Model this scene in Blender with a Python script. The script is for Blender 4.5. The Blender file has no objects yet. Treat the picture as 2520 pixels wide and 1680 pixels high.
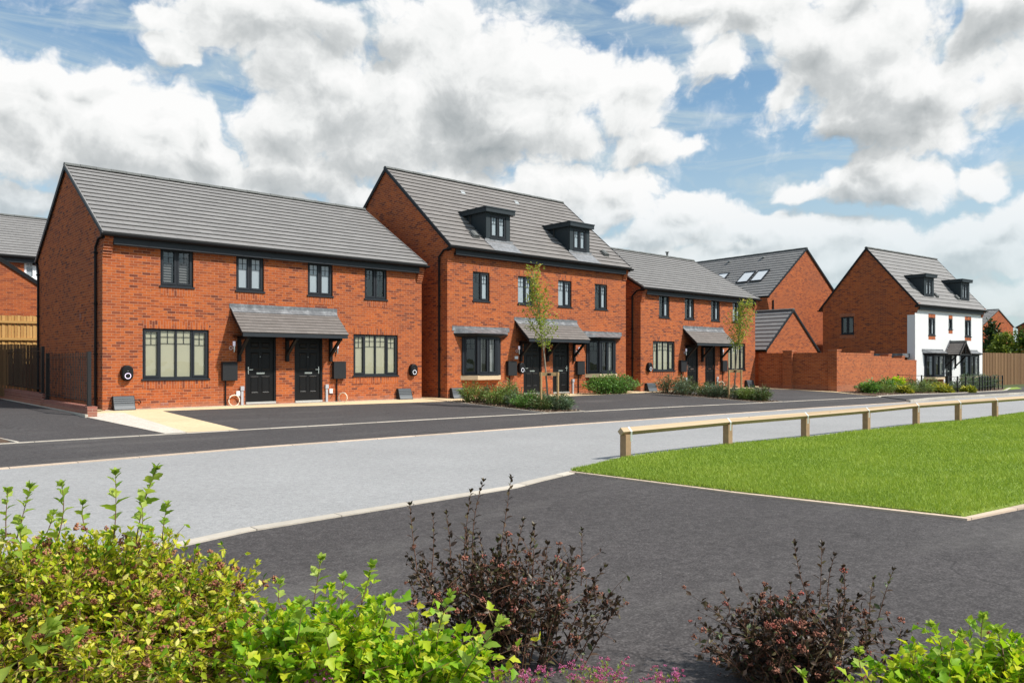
import bpy, bmesh, math, random
import numpy as np
from mathutils import Vector, Matrix

# ------------------------------------------------------------------ camera, sky, sun, exposure
scene = bpy.context.scene
COL = scene.collection
R = math.radians
CAM = Vector((-5.8073, -22.9522, 1.3066)); YAW = 0.83540
FW = (math.cos(YAW), math.sin(YAW)); RT = (math.sin(YAW), -math.cos(YAW))
cam_d = bpy.data.cameras.new('camera'); cam_d.sensor_width = 36; cam_d.lens = 27.15
cam_d.shift_y = 0.02036; cam_d.clip_start = 0.05; cam_d.clip_end = 2000
cam = bpy.data.objects.new('camera', cam_d); COL.objects.link(cam)
cam.location = CAM; cam.rotation_euler = (R(90), 0, YAW - R(90))
scene.camera = cam
scene.view_settings.view_transform = 'Standard'; scene.view_settings.look = 'None'
scene.view_settings.exposure = 0.30; scene.view_settings.gamma = 1.0
TO_SUN = Vector((0.40, -0.73, 0.90)).normalized()
sl = bpy.data.lights.new('sun', 'SUN'); sl.energy = 4.3; sl.angle = R(2.5); sl.color = (1, 0.955, 0.89)
so = bpy.data.objects.new('sun', sl); COL.objects.link(so)
so.rotation_euler = (-TO_SUN).to_track_quat('-Z', 'Y').to_euler()

def px(x, y):            # direction of a sky feature, as azimuth from the row's view axis and tangent of its height
    u = math.atan((x * 1.0714 - 1260) / 1900.6)
    return u, (891.3 - y * 1.0714) / 1900.6 * math.cos(u)

class NT:                # small node-writing helper
    def __init__(s, tree): s.t = tree; s.n = tree.nodes; s.l = tree.links
    def add(s, typ, **kw):
        n = s.n.new(typ)
        for k, v in kw.items(): setattr(n, k, v)
        return n
    def put(s, sock, v):
        if isinstance(v, bpy.types.NodeSocket): s.l.new(v, sock)
        elif v is not None: sock.default_value = v
    def math(s, op, a, b=None, c=None, clamp=False):
        n = s.add('ShaderNodeMath', operation=op, use_clamp=clamp)
        s.put(n.inputs[0], a); s.put(n.inputs[1], b); s.put(n.inputs[2], c)
        return n.outputs[0]
    def vmath(s, op, a, b=None):
        n = s.add('ShaderNodeVectorMath', operation=op)
        s.put(n.inputs[0], a)
        if b is not None: s.put(n.inputs[3] if op == 'SCALE' else n.inputs[1], b)
        return n.outputs['Value' if op in ('DOT_PRODUCT', 'LENGTH') else 'Vector']
    def noise(s, vec, scale, detail=4, rough=0.55, dist=0.0, dim='3D'):
        n = s.add('ShaderNodeTexNoise', noise_dimensions=dim); s.put(n.inputs['Vector'], vec)
        n.inputs['Scale'].default_value = scale; n.inputs['Detail'].default_value = detail
        n.inputs['Roughness'].default_value = rough; n.inputs['Distortion'].default_value = dist
        return n.outputs[0], n.outputs[1]
    def ramp(s, fac, stops, interp='LINEAR'):
        n = s.add('ShaderNodeValToRGB'); n.color_ramp.interpolation = interp
        e = n.color_ramp.elements
        while len(e) < len(stops): e.new(0.5)
        for el, (p, c) in zip(e, stops):
            el.position = p; el.color = tuple(c) + (1,) if len(c) == 3 else c
        s.put(n.inputs[0], fac)
        return n.outputs[0]
    def mix(s, fac, a, b, mode='MIX'):
        n = s.add('ShaderNodeMix', data_type='RGBA', blend_type=mode)
        s.put(n.inputs[0], fac)
        for i, v in ((6, a), (7, b)):
            if isinstance(v, (tuple, list)): v = tuple(v) + (1,) if len(v) == 3 else v
            s.put(n.inputs[i], v)
        return n.outputs[2]
    def smooth(s, v, lo, hi):
        n = s.add('ShaderNodeMapRange', interpolation_type='SMOOTHSTEP')
        s.put(n.inputs[0], v); n.inputs[1].default_value = lo; n.inputs[2].default_value = hi
        return n.outputs[0]

CLOUDS = [(1600,480,120,60,0),(1420,420,160,80,0),(1750,540,160,40,0),(1180,470,260,80,0),(60,470,200,50,0),(450,440,420,130,0),(1320,430,180,110,0),(1430,470,110,70,0),(1560,500,100,60,0),(780,250,260,160,0),(400,40,120,60,0),(430,120,90,60,0),(1000,330,420,150,0),(1100,200,380,230,0),(1500,330,160,60,0),(1950,130,280,150,15),(2100,260,260,110,0),(1750,30,260,90,0),(2080,420,150,80,0),(1900,560,430,70,0),(2250,540,200,70,0),(1600,530,240,70,0),(-150,250,300,260,0),(30,260,240,210,0),(120,250,160,130,0),(250,315,240,190,0),(380,285,120,120,0),(450,350,150,120,0),(530,420,170,110,0),
 (130,190,110,70,0),(375,235,75,75,0),(470,290,90,80,0),(240,195,90,60,0),(700,400,250,110,0),(860,340,190,120,0),(620,60,330,110,0),(720,180,230,150,0),
 (650,300,200,100,0),(1050,120,330,190,0),(1250,180,300,170,0),(1430,210,190,130,0),(1630,165,110,85,0),(1150,300,340,110,0),(850,220,220,150,0),
 (1250,440,230,85,0),(1390,490,110,60,0),(1050,430,220,80,0),(1570,490,85,48,0),(1480,560,220,50,0),(1700,570,170,45,0),
 (1600,15,230,60,0),(1990,0,190,70,30),(1890,100,130,100,0),(1800,190,90,70,0),(2150,190,210,100,20),(2330,180,170,110,0),(2010,170,110,70,0),
 (1950,270,110,75,0),(2300,40,160,90,20),(1865,445,72,42,0),(2050,375,100,75,0),(2000,440,80,60,0),(2280,395,65,45,0),
 (2150,570,330,55,0),(2330,480,120,60,0),(1900,620,420,50,0),(2260,660,330,60,0),(1560,620,300,50,0),
 (560,470,300,80,0),(880,470,240,70,0)]
SHADES = [(150,430,300,80,.75),(40,470,190,70,.9),(800,95,190,75,1.0),(890,150,90,60,.9),(560,30,300,60,.45),(560,150,200,90,.45),
 (1180,345,320,75,1.1),(1050,300,200,60,.5),(700,330,180,60,.35),(640,430,250,70,.45),(880,455,240,50,.65),(1560,15,200,50,.75),(1780,20,160,45,.6),
 (1850,190,120,70,.85),(1950,310,130,60,1.3),(2260,60,200,60,1.0),(2000,465,100,50,1.0),(1870,470,70,22,.5),(1480,570,260,50,.5),(2270,610,300,60,.35),
 (1900,660,400,50,.3),(2280,425,60,25,.7),(1250,480,200,30,.35),(2150,250,150,40,.45),(1640,200,80,40,.3),(330,410,150,60,.4)]

def build_world():
    w = bpy.data.worlds.new('World'); scene.world = w; w.use_nodes = True
    k = NT(w.node_tree); k.n.clear()
    g = bpy.data.node_groups.new('cloud_field', 'ShaderNodeTree')     # cloud thickness at an (azimuth, height) direction
    g.interface.new_socket('P', in_out='INPUT', socket_type='NodeSocketVector')
    g.interface.new_socket('D', in_out='OUTPUT', socket_type='NodeSocketFloat')
    q = NT(g); gi = q.add('NodeGroupInput'); go = q.add('NodeGroupOutput')
    P = gi.outputs[0]
    _, c1 = q.noise(P, 7, 2, dim='2D'); _, c2 = q.noise(P, 24, 3, dim='2D')
    o1 = q.vmath('SCALE', q.vmath('SUBTRACT', c1, (.5, .5, .5)), 0.075)
    o2 = q.vmath('SCALE', q.vmath('SUBTRACT', c2, (.5, .5, .5)), 0.030)
    W = q.vmath('ADD', q.vmath('ADD', P, o1), o2)
    acc = None
    def blob(cx, cy, rx, ry, rot):
        u, v = px(cx, cy); s_ = 1.0714 / 1900.6
        m = q.add('ShaderNodeMapping', vector_type='TEXTURE')
        m.inputs['Location'].default_value = (u, v, 0); m.inputs['Rotation'].default_value = (0, 0, R(rot))
        m.inputs['Scale'].default_value = (rx * s_, ry * s_, 1)
        q.put(m.inputs['Vector'], W)
        gr = q.add('ShaderNodeTexGradient', gradient_type='SPHERICAL'); q.put(gr.inputs[0], m.outputs[0])
        return gr.outputs['Fac']
    for c in CLOUDS:
        f = blob(*c)
        acc = f if acc is None else q.math('SMOOTH_MAX', acc, f, 0.12)
    # everywhere else in the sky: broken cloud of the same kind
    sx = q.add('ShaderNodeSeparateXYZ'); q.put(sx.inputs[0], P)
    far = q.math('MAXIMUM', q.smooth(q.math('ABSOLUTE', sx.outputs[0]), 0.62, 0.80), q.smooth(sx.outputs[1], 0.44, 0.62))
    nb, _ = q.noise(P, 2.6, 3, dim='2D')
    acc = q.math('MAXIMUM', acc, q.math('MULTIPLY', q.math('MULTIPLY', far, q.smooth(nb, .50, .80)), 0.7))
    f1, _ = q.noise(P, 15, 8, .62, .25, dim='2D')
    vo = q.add('ShaderNodeTexVoronoi', feature='SMOOTH_F1', voronoi_dimensions='2D'); q.put(vo.inputs['Vector'], W)
    for nm, vv in (('Scale', 17), ('Detail', 3), ('Roughness', .55), ('Lacunarity', 2.3), ('Smoothness', .55)): vo.inputs[nm].default_value = vv
    wgt = q.math('ADD', q.math('MULTIPLY', q.smooth(acc, 0.0, .2), .75), .25)
    D = q.math('ADD', q.math('ADD', acc, .06), q.math('MULTIPLY', q.math('MULTIPLY', q.math('SUBTRACT', f1, .5), 0.62), wgt))
    D = q.math('ADD', D, q.math('MULTIPLY', q.math('MULTIPLY', q.math('SUBTRACT', .42, vo.outputs['Distance']), 0.36), wgt))
    q.put(go.inputs[0], D)
    tc = k.add('ShaderNodeTexCoord'); d = tc.outputs['Generated']
    fz = k.vmath('DOT_PRODUCT', d, (FW[0], FW[1], 0)); rz = k.vmath('DOT_PRODUCT', d, (RT[0], RT[1], 0))
    s3 = k.add('ShaderNodeSeparateXYZ'); k.put(s3.inputs[0], d)
    u = k.math('ARCTAN2', rz, fz)
    h = k.math('SQRT', k.math('ADD', k.math('MULTIPLY', fz, fz), k.math('MULTIPLY', rz, rz)))
    v = k.math('DIVIDE', s3.outputs[2], k.math('MAXIMUM', h, .15))
    cb = k.add('ShaderNodeCombineXYZ'); k.put(cb.inputs[0], u); k.put(cb.inputs[1], v)
    P = cb.outputs[0]
    def field(vec):
        n = k.add('ShaderNodeGroup'); n.node_tree = g; k.put(n.inputs[0], vec); return n.outputs[0]
    D0 = field(P); D1 = field(k.vmath('ADD', P, (.010, .020, 0)))
    alpha = k.smooth(D0, .05, .40)
    alpha = k.math('MULTIPLY', alpha, k.math('MULTIPLY_ADD', k.smooth(v, .06, .24), .55, .45))
    relief = k.math('SUBTRACT', D0, D1)
    sh = None
    _, wv = k.noise(P, 9, 5, dim='2D'); PW = k.vmath('ADD', P, k.vmath('SCALE', k.vmath('SUBTRACT', wv, (.5, .5, .5)), .12))
    for (cx, cy, rx, ry, wt) in SHADES:
        uu, vv = px(cx, cy); s_ = 1.0714 / 1900.6
        m = k.add('ShaderNodeMapping', vector_type='TEXTURE'); m.inputs['Location'].default_value = (uu, vv, 0)
        m.inputs['Scale'].default_value = (rx * s_ * 1.6, ry * s_ * 1.9, 1); k.put(m.inputs['Vector'], PW)
        gr = k.add('ShaderNodeTexGradient', gradient_type='QUADRATIC_SPHERE'); k.put(gr.inputs[0], m.outputs[0])
        f = k.math('MULTIPLY', gr.outputs['Fac'], wt)
        sh = f if sh is None else k.math('ADD', sh, f)
    body = k.math('MULTIPLY', k.smooth(D0, .25, 1.0), .34)
    dark = k.math('ADD', k.math('MULTIPLY', k.math('TANH', k.math('MULTIPLY', sh, 1.25)), .58), body)
    dark = k.math('SUBTRACT', dark, k.math('MULTIPLY', relief, .75))
    nf, _ = k.noise(P, 6, 6, .6, dim='2D')
    dark = k.math('ADD', dark, k.math('MULTIPLY', k.math('SUBTRACT', nf, .5), .55), clamp=True)
    ccol = k.ramp(dark, [(0, (.80, .80, .795)), (.22, (.72, .73, .725)), (.5, (.50, .52, .525)), (.8, (.37, .395, .405)), (1, (.29, .32, .335))])
    sky = k.add('ShaderNodeTexSky', sky_type='NISHITA'); sky.sun_disc = False
    sky.sun_elevation = math.asin(TO_SUN.z); sky.sun_rotation = math.atan2(TO_SUN.x, TO_SUN.y)
    sky.air_density = 1.0; sky.dust_density = 1.2; sky.ozone_density = 2.0
    skyc = k.vmath('MULTIPLY', sky.outputs[0], (.105, .126, .124))
    wisp, _ = k.noise(k.vmath('MULTIPLY', P, (3.5, 14, 1)), 1.6, 6, .6, .8)
    veil = k.math('MULTIPLY', k.math('ADD', k.math('MULTIPLY', k.smooth(wisp, .34, .72), .80), .06), 1.0)
    low = k.math('SUBTRACT', 1.0, k.smooth(v, .04, .40))
    veil = k.math('MAXIMUM', veil, k.math('MULTIPLY', low, .75))
    base = k.mix(veil, skyc, (.46, .545, .58))
    col = k.mix(alpha, base, ccol)
    bg = k.add('ShaderNodeBackground'); k.put(bg.inputs[0], col); bg.inputs[1].default_value = 1.0
    out = k.add('ShaderNodeOutputWorld'); k.l.new(bg.outputs[0], out.inputs[0])
    w.cycles.sampling_method = 'MANUAL'; w.cycles.sample_map_resolution = 512
build_world()

# ------------------------------------------------------------------ materials
M = {}
def new_mat(name):
    m = bpy.data.materials.new(name); m.use_nodes = True; k = NT(m.node_tree)
    p = k.n['Principled BSDF']; M[name] = m
    return m, k, p
def simple(name, col, rough=.5, metal=0.0, vary=.12, scale=9, bump=0.0, spec=.5):
    m, k, p = new_mat(name)
    tc = k.add('ShaderNodeTexCoord')
    f, _ = k.noise(tc.outputs['Object'], scale, 5)
    a = tuple(c * (1 - vary) for c in col); b = tuple(min(1, c * (1 + vary)) for c in col)
    k.put(p.inputs['Base Color'], k.mix(f, a, b))
    p.inputs['Roughness'].default_value = rough; p.inputs['Metallic'].default_value = metal
    p.inputs['Specular IOR Level'].default_value = spec
    if bump:
        f2, _ = k.noise(tc.outputs['Object'], scale * 6, 4)
        b_ = k.add('ShaderNodeBump'); b_.inputs['Strength'].default_value = bump; b_.inputs['Distance'].default_value = .01
        k.put(b_.inputs['Height'], f2); k.put(p.inputs['Normal'], b_.outputs[0])
    return m
def brick_mat(name, cols, mortar, dark=.5, white=.5, seed=0):
    m, k, p = new_mat(name)
    uv = k.add('ShaderNodeUVMap').outputs[0]
    uvs = k.vmath('ADD', uv, (seed * 3.3, seed * 1.5, 0))
    br = k.add('ShaderNodeTexBrick'); k.put(br.inputs['Vector'], uv)
    br.offset = .5
    for nm, v in (('Scale', 1), ('Mortar Size', .0062), ('Mortar Smooth', .25), ('Brick Width', .225), ('Row Height', .075)):
        br.inputs[nm].default_value = v
    br.inputs['Color1'].default_value = (0, 0, 0, 1); br.inputs['Color2'].default_value = (1, 1, 1, 1); br.inputs['Mortar'].default_value = (.5, .5, .5, 1)
    col = k.ramp(br.outputs['Color'], [(i / max(1, len(cols) - 1), c) for i, c in enumerate(cols)])
    # half-burnt brick faces, blotches a brick long
    nz, _ = k.noise(k.vmath('MULTIPLY', uvs, (4.5, 13.3, 1)), 1.0, 2)
    rnd = br.outputs['Color']
    burnt = k.math('MULTIPLY', k.smooth(nz, .52, .66), dark)
    col = k.mix(burnt, col, (.10, .034, .024))
    fine, _ = k.noise(uvs, 90, 3)
    col = k.mix(k.math('MULTIPLY', k.math('ABSOLUTE', k.math('SUBTRACT', fine, .5)), .5), col, (.10, .03, .015))
    big, _ = k.noise(uvs, .55, 4)
    col = k.mix(k.math('MULTIPLY', k.smooth(big, .35, .70), .42), col, (.26, .075, .034))
    col = k.mix(br.outputs['Fac'], col, mortar)
    sv = k.add('ShaderNodeSeparateXYZ'); k.put(sv.inputs[0], uv)
    edge, _ = k.noise(uvs, 1.6, 3)
    foot_ = k.math('SUBTRACT', 1.0, k.smooth(k.math('ADD', sv.outputs[1], k.math('MULTIPLY', edge, .16)), .12, .30))
    col = k.mix(k.math('MULTIPLY', foot_, .42), col, (.40, .185, .115))
    sp, _ = k.noise(k.vmath('MULTIPLY', uvs, (1, 1.8, 1)), 6.5, 6, .7)
    col = k.mix(k.math('MULTIPLY', k.smooth(sp, .70, .76), white), col, (.62, .52, .44))
    k.put(p.inputs['Base Color'], col); p.inputs['Roughness'].default_value = .88; p.inputs['Specular IOR Level'].default_value = .25
    bm_ = k.add('ShaderNodeBump'); bm_.inputs['Strength'].default_value = .6; bm_.inputs['Distance'].default_value = .008
    hgt = k.math('ADD', k.math('SUBTRACT', 1.0, br.outputs['Fac']), k.math('MULTIPLY', fine, .35))
    k.put(bm_.inputs['Height'], hgt); k.put(p.inputs['Normal'], bm_.outputs[0])
    return m
brick_mat('brick', [(.13, .036, .023), (.35, .080, .023), (.44, .103, .025), (.49, .125, .029), (.40, .092, .025)], (.44, .215, .13), .55, .9)
brick_mat('brick_far', [(.20, .049, .024), (.36, .084, .026), (.43, .107, .030), (.47, .122, .033)], (.40, .185, .105), .45, .25, 3)
brick_mat('brick_garden', [(.23, .058, .027), (.39, .098, .032), (.45, .120, .038), (.49, .138, .043)], (.42, .22, .12), .35, .15, 6)
brick_mat('brick_retaining', [(.22, .085, .07), (.30, .11, .085), (.34, .125, .095), (.27, .10, .08)], (.42, .28, .22), .15, .1, 9)
def tile_mat(name, width, row, c1, c2, gap):
    m, k, p = new_mat(name)
    uv = k.add('ShaderNodeUVMap').outputs[0]
    br = k.add('ShaderNodeTexBrick'); k.put(br.inputs['Vector'], uv); br.offset = .5
    for nm, v in (('Scale', 1), ('Mortar Size', gap), ('Mortar Smooth', .4), ('Brick Width', width), ('Row Height', row)):
        br.inputs[nm].default_value = v
    br.inputs['Color1'].default_value = c1 + (1,); br.inputs['Color2'].default_value = c2 + (1,); br.inputs['Mortar'].default_value = tuple(c * .38 for c in c1) + (1,)  # dark joint colour, also painted as shadow along the course edges
    n1, _ = k.noise(uv, .8, 6, .65); n2, _ = k.noise(uv, 45, 3)
    col = k.mix(k.math('MULTIPLY', n1, .55), br.outputs['Color'], tuple(c * .75 for c in c1))
    col = k.mix(k.math('MULTIPLY', k.smooth(n2, .55, .8), .3), col, tuple(min(1, c * 1.5) for c in c2))
    k.put(p.inputs['Base Color'], col); p.inputs['Roughness'].default_value = .75; p.inputs['Specular IOR Level'].default_value = .35
    b_ = k.add('ShaderNodeBump'); b_.inputs['Strength'].default_value = .25; b_.inputs['Distance'].default_value = .004
    k.put(b_.inputs['Height'], n2); k.put(p.inputs['Normal'], b_.outputs[0])
tile_mat('roof_tile', .42, .31, (.230, .220, .213), (.272, .261, .252), .0045)
tile_mat('roof_tile_brown', .42, .31, (.205, .188, .177), (.250, .230, .216), .0045)
tile_mat('small_tile', .19, .14, (.165, .145, .132), (.215, .190, .174), .003)
simple('ridge_tile', (.12, .125, .12), .8, 0, .3, 6, .2)
simple('anthracite', (.018, .021, .026), .5, 0, .08, spec=.3)
simple('anthracite_board', (.024, .028, .033), .55, 0, .15, 4, .1, .3)
simple('dormer_grey', (.022, .031, .036), .6, 0, .2, 5, .15, .3)
simple('black_plastic', (.008, .008, .009), .55, 0, .1, spec=.25)
simple('black_door', (.0045, .0045, .005), .45, 0, .25, 60, .2, .28)
simple('black_iron', (.010, .010, .011), .45, 0, .1)
simple('charcoal_box', (.018, .019, .021), .65, 0, .1, 30, .1, .3)
simple('gas_box_grey', (.062, .073, .083), .5, 0, .1)
simple('chrome', (.75, .74, .72), .22, 1.0, .03)
simple('aluminium', (.62, .62, .61), .35, .6, .08)
simple('galvanised', (.62, .64, .63), .42, .55, .15, 30)
simple('grey_pvc', (.42, .43, .46), .45, 0, .06)
simple('white_pvc', (.80, .80, .80), .4, 0, .03)
simple('cream_hose', (.78, .66, .52), .5, 0, .05)
simple('render_white', (.72, .72, .71), .9, 0, .03, 1.2, .12, .2)
simple('stone_sill', (.60, .46, .30), .85, 0, .1, 14, .2, .25)
simple('blind_cream', (.46, .43, .30), .85, 0, .03, 2)
simple('reflection_pale', (.42, .46, .49), .85, 0, .06, 2)  # pale tone painted for the bright reflection in window panes
simple('reflected_roof_dark', (.022, .023, .025), .5, 0, .1)  # dark tone painted for the opposite roof mirrored in a pane
simple('roof_blind', (.66, .68, .70), .8, 0, .03, 2)
simple('curtain', (.42, .42, .40), .9, 0, .1, 12)
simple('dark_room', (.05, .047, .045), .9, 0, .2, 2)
simple('timber_post', (.33, .21, .115), .8, 0, .3, 12, .3)
simple('stem_brown', (.16, .075, .045), .7, 0, .3, 30)
simple('stem_straw', (.50, .34, .18), .7, 0, .3, 30)
simple('bark_young', (.24, .20, .145), .85, 0, .35, 25, .4)
simple('bark_old', (.10, .075, .05), .9, 0, .35, 8, .4)
simple('stake_timber', (.42, .27, .12), .8, 0, .3, 14, .2)
for nm_, c_ in (('concrete_kerb', (.55, .49, .41)), ('buff_kerb', (.58, .45, .34)), ('stone_kerb', (.45, .41, .35))):
    m, k, p = new_mat(nm_); tc = k.add('ShaderNodeTexCoord'); o = tc.outputs['Object']; sx = k.add('ShaderNodeSeparateXYZ'); k.put(sx.inputs[0], o)
    t = k.math('DIVIDE', sx.outputs[0], .915); wn = k.add('ShaderNodeTexWhiteNoise', noise_dimensions='1D'); k.put(wn.inputs['W'], k.math('FLOOR', t))
    n1, _ = k.noise(o, 7, 5, .65); f_ = k.math('ADD', k.math('MULTIPLY', wn.outputs[0], .5), k.math('MULTIPLY', n1, .6))
    col = k.ramp(f_, [(.2, tuple(c * .78 for c in c_)), (.55, c_), (.9, tuple(c * 1.15 for c in c_))])
    jt = k.math('LESS_THAN', k.math('FRACT', t), .016); col = k.mix(k.math('MULTIPLY', jt, .75), col, (.10, .085, .07))
    k.put(p.inputs['Base Color'], col); p.inputs['Roughness'].default_value = .88
m, k, p = new_mat('lead')
tc = k.add('ShaderNodeTexCoord'); f, _ = k.noise(tc.outputs['Object'], 5, 6, .65)
k.put(p.inputs['Base Color'], k.ramp(f, [(.3, (.085, .092, .10)), (.5, (.15, .155, .163)), (.72, (.30, .31, .32))])); p.inputs['Roughness'].default_value = .55; p.inputs['Metallic'].default_value = .15
m, k, p = new_mat('lead_bright')
tc = k.add('ShaderNodeTexCoord'); f, _ = k.noise(tc.outputs['Object'], 7, 6, .65)
k.put(p.inputs['Base Color'], k.ramp(f, [(.3, (.15, .155, .165)), (.55, (.25, .255, .265)), (.8, (.40, .40, .42))])); p.inputs['Roughness'].default_value = .5; p.inputs['Metallic'].default_value = .15
m, k, p = new_mat('purple_ring'); p.inputs['Base Color'].default_value = (.8, .75, .9, 1); p.inputs['Emission Color'].default_value = (.86, .66, 1, 1); p.inputs['Emission Strength'].default_value = .75
m, k, p = new_mat('white_ring'); p.inputs['Base Color'].default_value = (.8, .8, .85, 1); p.inputs['Emission Color'].default_value = (.9, .9, 1, 1); p.inputs['Emission Strength'].default_value = .55
m, k, p = new_mat('lamp_glass'); p.inputs['Base Color'].default_value = (.80, .78, .86, 1); p.inputs['Roughness'].default_value = .3; p.inputs['Emission Color'].default_value = (.85, .8, 1, 1); p.inputs['Emission Strength'].default_value = .2
m = bpy.data.materials.new('glass'); m.use_nodes = True; k = NT(m.node_tree); k.n.clear(); M['glass'] = m
tr = k.add('ShaderNodeBsdfTransparent'); tr.inputs[0].default_value = (.88, .90, .90, 1)
gl = k.add('ShaderNodeBsdfGlossy'); gl.inputs['Roughness'].default_value = 0.0; gl.inputs[0].default_value = (.95, .97, 1, 1)
tc = k.add('ShaderNodeTexCoord'); f, _ = k.noise(tc.outputs['Object'], 1.3, 2)
bp = k.add('ShaderNodeBump'); bp.inputs['Strength'].default_value = .12; bp.inputs['Distance'].default_value = .05; k.put(bp.inputs['Height'], f); k.put(gl.inputs['Normal'], bp.outputs[0])
fr = k.add('ShaderNodeFresnel'); fr.inputs[0].default_value = 1.62
mx = k.add('ShaderNodeMixShader'); geo = k.add('ShaderNodeNewGeometry'); bk = geo.outputs['Backfacing']
k.put(mx.inputs[0], k.math('MULTIPLY_ADD', k.math('SUBTRACT', 1.0, bk), k.math('MULTIPLY', fr.outputs[0], 1.5, clamp=True), k.math('MULTIPLY', bk, .10))); k.l.new(tr.outputs[0], mx.inputs[1]); k.l.new(gl.outputs[0], mx.inputs[2])
ou = k.add('ShaderNodeOutputMaterial'); k.l.new(mx.outputs[0], ou.inputs[0])
def granular(name, stops, scale, bump, big=(.9, 1.1), rough=.9, speck=None, spec=.3, crack=False):
    m, k, p = new_mat(name)
    tc = k.add('ShaderNodeTexCoord'); o = tc.outputs['Object']
    n1, _ = k.noise(o, scale, 3, .7); n2, _ = k.noise(o, .45, 5, .6); n3, _ = k.noise(o, scale * .28, 3)
    nn = k.math('ADD', k.math('MULTIPLY', n1, .7), k.math('MULTIPLY', n3, .3))
    col = k.ramp(nn, stops)
    col = k.mix(1.0, col, k.ramp(n2, [(.25, (big[0],) * 3), (.75, (big[1],) * 3)]), 'MULTIPLY')
    if speck:
        s1, _ = k.noise(o, scale * .55, 1, .5)
        col = k.mix(k.math('MULTIPLY', k.smooth(s1, .79, .82), .7), col, speck)
    if crack:
        c1, _ = k.noise(o, .33, 4, .6); c2, _ = k.noise(o, .9, 2)
        ln = k.math('SUBTRACT', 1.0, k.smooth(k.math('ABSOLUTE', k.math('SUBTRACT', c1, .5)), .0015, .005))
        col = k.mix(k.math('MULTIPLY', k.math('MULTIPLY', ln, k.smooth(c2, .48, .6)), .45), col, (.02, .018, .017))
        st, _ = k.noise(k.vmath('MULTIPLY', o, (.35, 1.3, 1)), .7, 6, .65)
        col = k.mix(k.math('MULTIPLY', k.smooth(st, .5, .72), .22), col, (.20, .185, .17))
    k.put(p.inputs['Base Color'], col); p.inputs['Roughness'].default_value = rough; p.inputs['Specular IOR Level'].default_value = spec
    b_ = k.add('ShaderNodeBump'); b_.inputs['Strength'].default_value = bump; b_.inputs['Distance'].default_value = .012
    k.put(b_.inputs['Height'], nn); k.put(p.inputs['Normal'], b_.outputs[0])
    return m
granular('asphalt', [(.33, (.026, .0225, .022)), (.5, (.064, .0565, .055)), (.68, (.135, .121, .118))], 62, .4, (.84, 1.14), .85, (.42, .40, .37), crack=True)
granular('asphalt_drive', [(.3, (.030, .027, .027)), (.5, (.066, .060, .059)), (.72, (.135, .124, .122))], 48, .7, (.88, 1.12), .85, (.34, .32, .30), crack=True)
granular('road_grey', [(.28, (.22, .217, .214)), (.5, (.325, .32, .316)), (.74, (.45, .443, .436))], 50, .5, (.92, 1.07), .85, (.68, .67, .64))
granular('buff_slab', [(.25, (.58, .43, .245)), (.5, (.70, .535, .33)), (.8, (.78, .61, .40))], 16, .15, (.88, 1.1))
granular('cream_gravel', [(.25, (.28, .22, .16)), (.42, (.56, .49, .41)), (.6, (.72, .66, .58)), (.85, (.82, .78, .72))], 34, .8, (.94, 1.05))
granular('yellow_gravel', [(.25, (.30, .20, .11)), (.5, (.50, .36, .20)), (.8, (.66, .50, .32))], 30, .8, (.9, 1.1))
granular('mulch', [(.28, (.035, .022, .015)), (.5, (.105, .066, .043)), (.68, (.19, .125, .08)), (.9, (.40, .30, .21))], 22, 1.0, (.8, 1.2))
granular('earth', [(.3, (.05, .06, .025)), (.6, (.08, .10, .035)), (.9, (.12, .13, .06))], 3, .4)
m, k, p = new_mat('turf')
tc = k.add('ShaderNodeTexCoord'); a1, _ = k.noise(tc.outputs['Object'], 1.2, 5, .65); a2, _ = k.noise(tc.outputs['Object'], 38, 3, .7)
k.put(p.inputs['Base Color'], k.ramp(k.math('ADD', k.math('MULTIPLY', a1, .4), k.math('MULTIPLY', a2, .6)), [(.3, (.12, .18, .02)), (.5, (.21, .30, .035)), (.7, (.30, .37, .06))])); p.inputs['Roughness'].default_value = .9
def wood_boards(name, c1, c2, c3, width):
    m, k, p = new_mat(name)
    uv = k.add('ShaderNodeUVMap').outputs[0]
    s = k.add('ShaderNodeSeparateXYZ'); k.put(s.inputs[0], uv)
    idx = k.math('FLOOR', k.math('DIVIDE', s.outputs[0], width))
    wn = k.add('ShaderNodeTexWhiteNoise', noise_dimensions='1D'); k.put(wn.inputs['W'], idx)
    gn, _ = k.noise(k.vmath('MULTIPLY', uv, (60, 3.0, 1)), 1, 5, .6)
    kn, _ = k.noise(k.vmath('MULTIPLY', uv, (9, 5, 1)), 1, 2)
    col = k.ramp(k.math('ADD', k.math('MULTIPLY', wn.outputs[0], .5), k.math('MULTIPLY', gn, .5)), [(.15, c1), (.5, c2), (.85, c3)])
    col = k.mix(k.math('MULTIPLY', k.smooth(kn, .68, .75), .5), col, tuple(c * .4 for c in c1))
    k.put(p.inputs['Base Color'], col); p.inputs['Roughness'].default_value = .85
wood_boards('fence_gold', (.36, .19, .055), (.50, .28, .085), (.60, .36, .13), .1)
wood_boards('fence_brown', (.14, .075, .032), (.21, .115, .05), (.29, .17, .08), .1)
wood_boards('rail_wood', (.31, .215, .125), (.43, .31, .19), (.53, .40, .26), .06)

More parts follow.
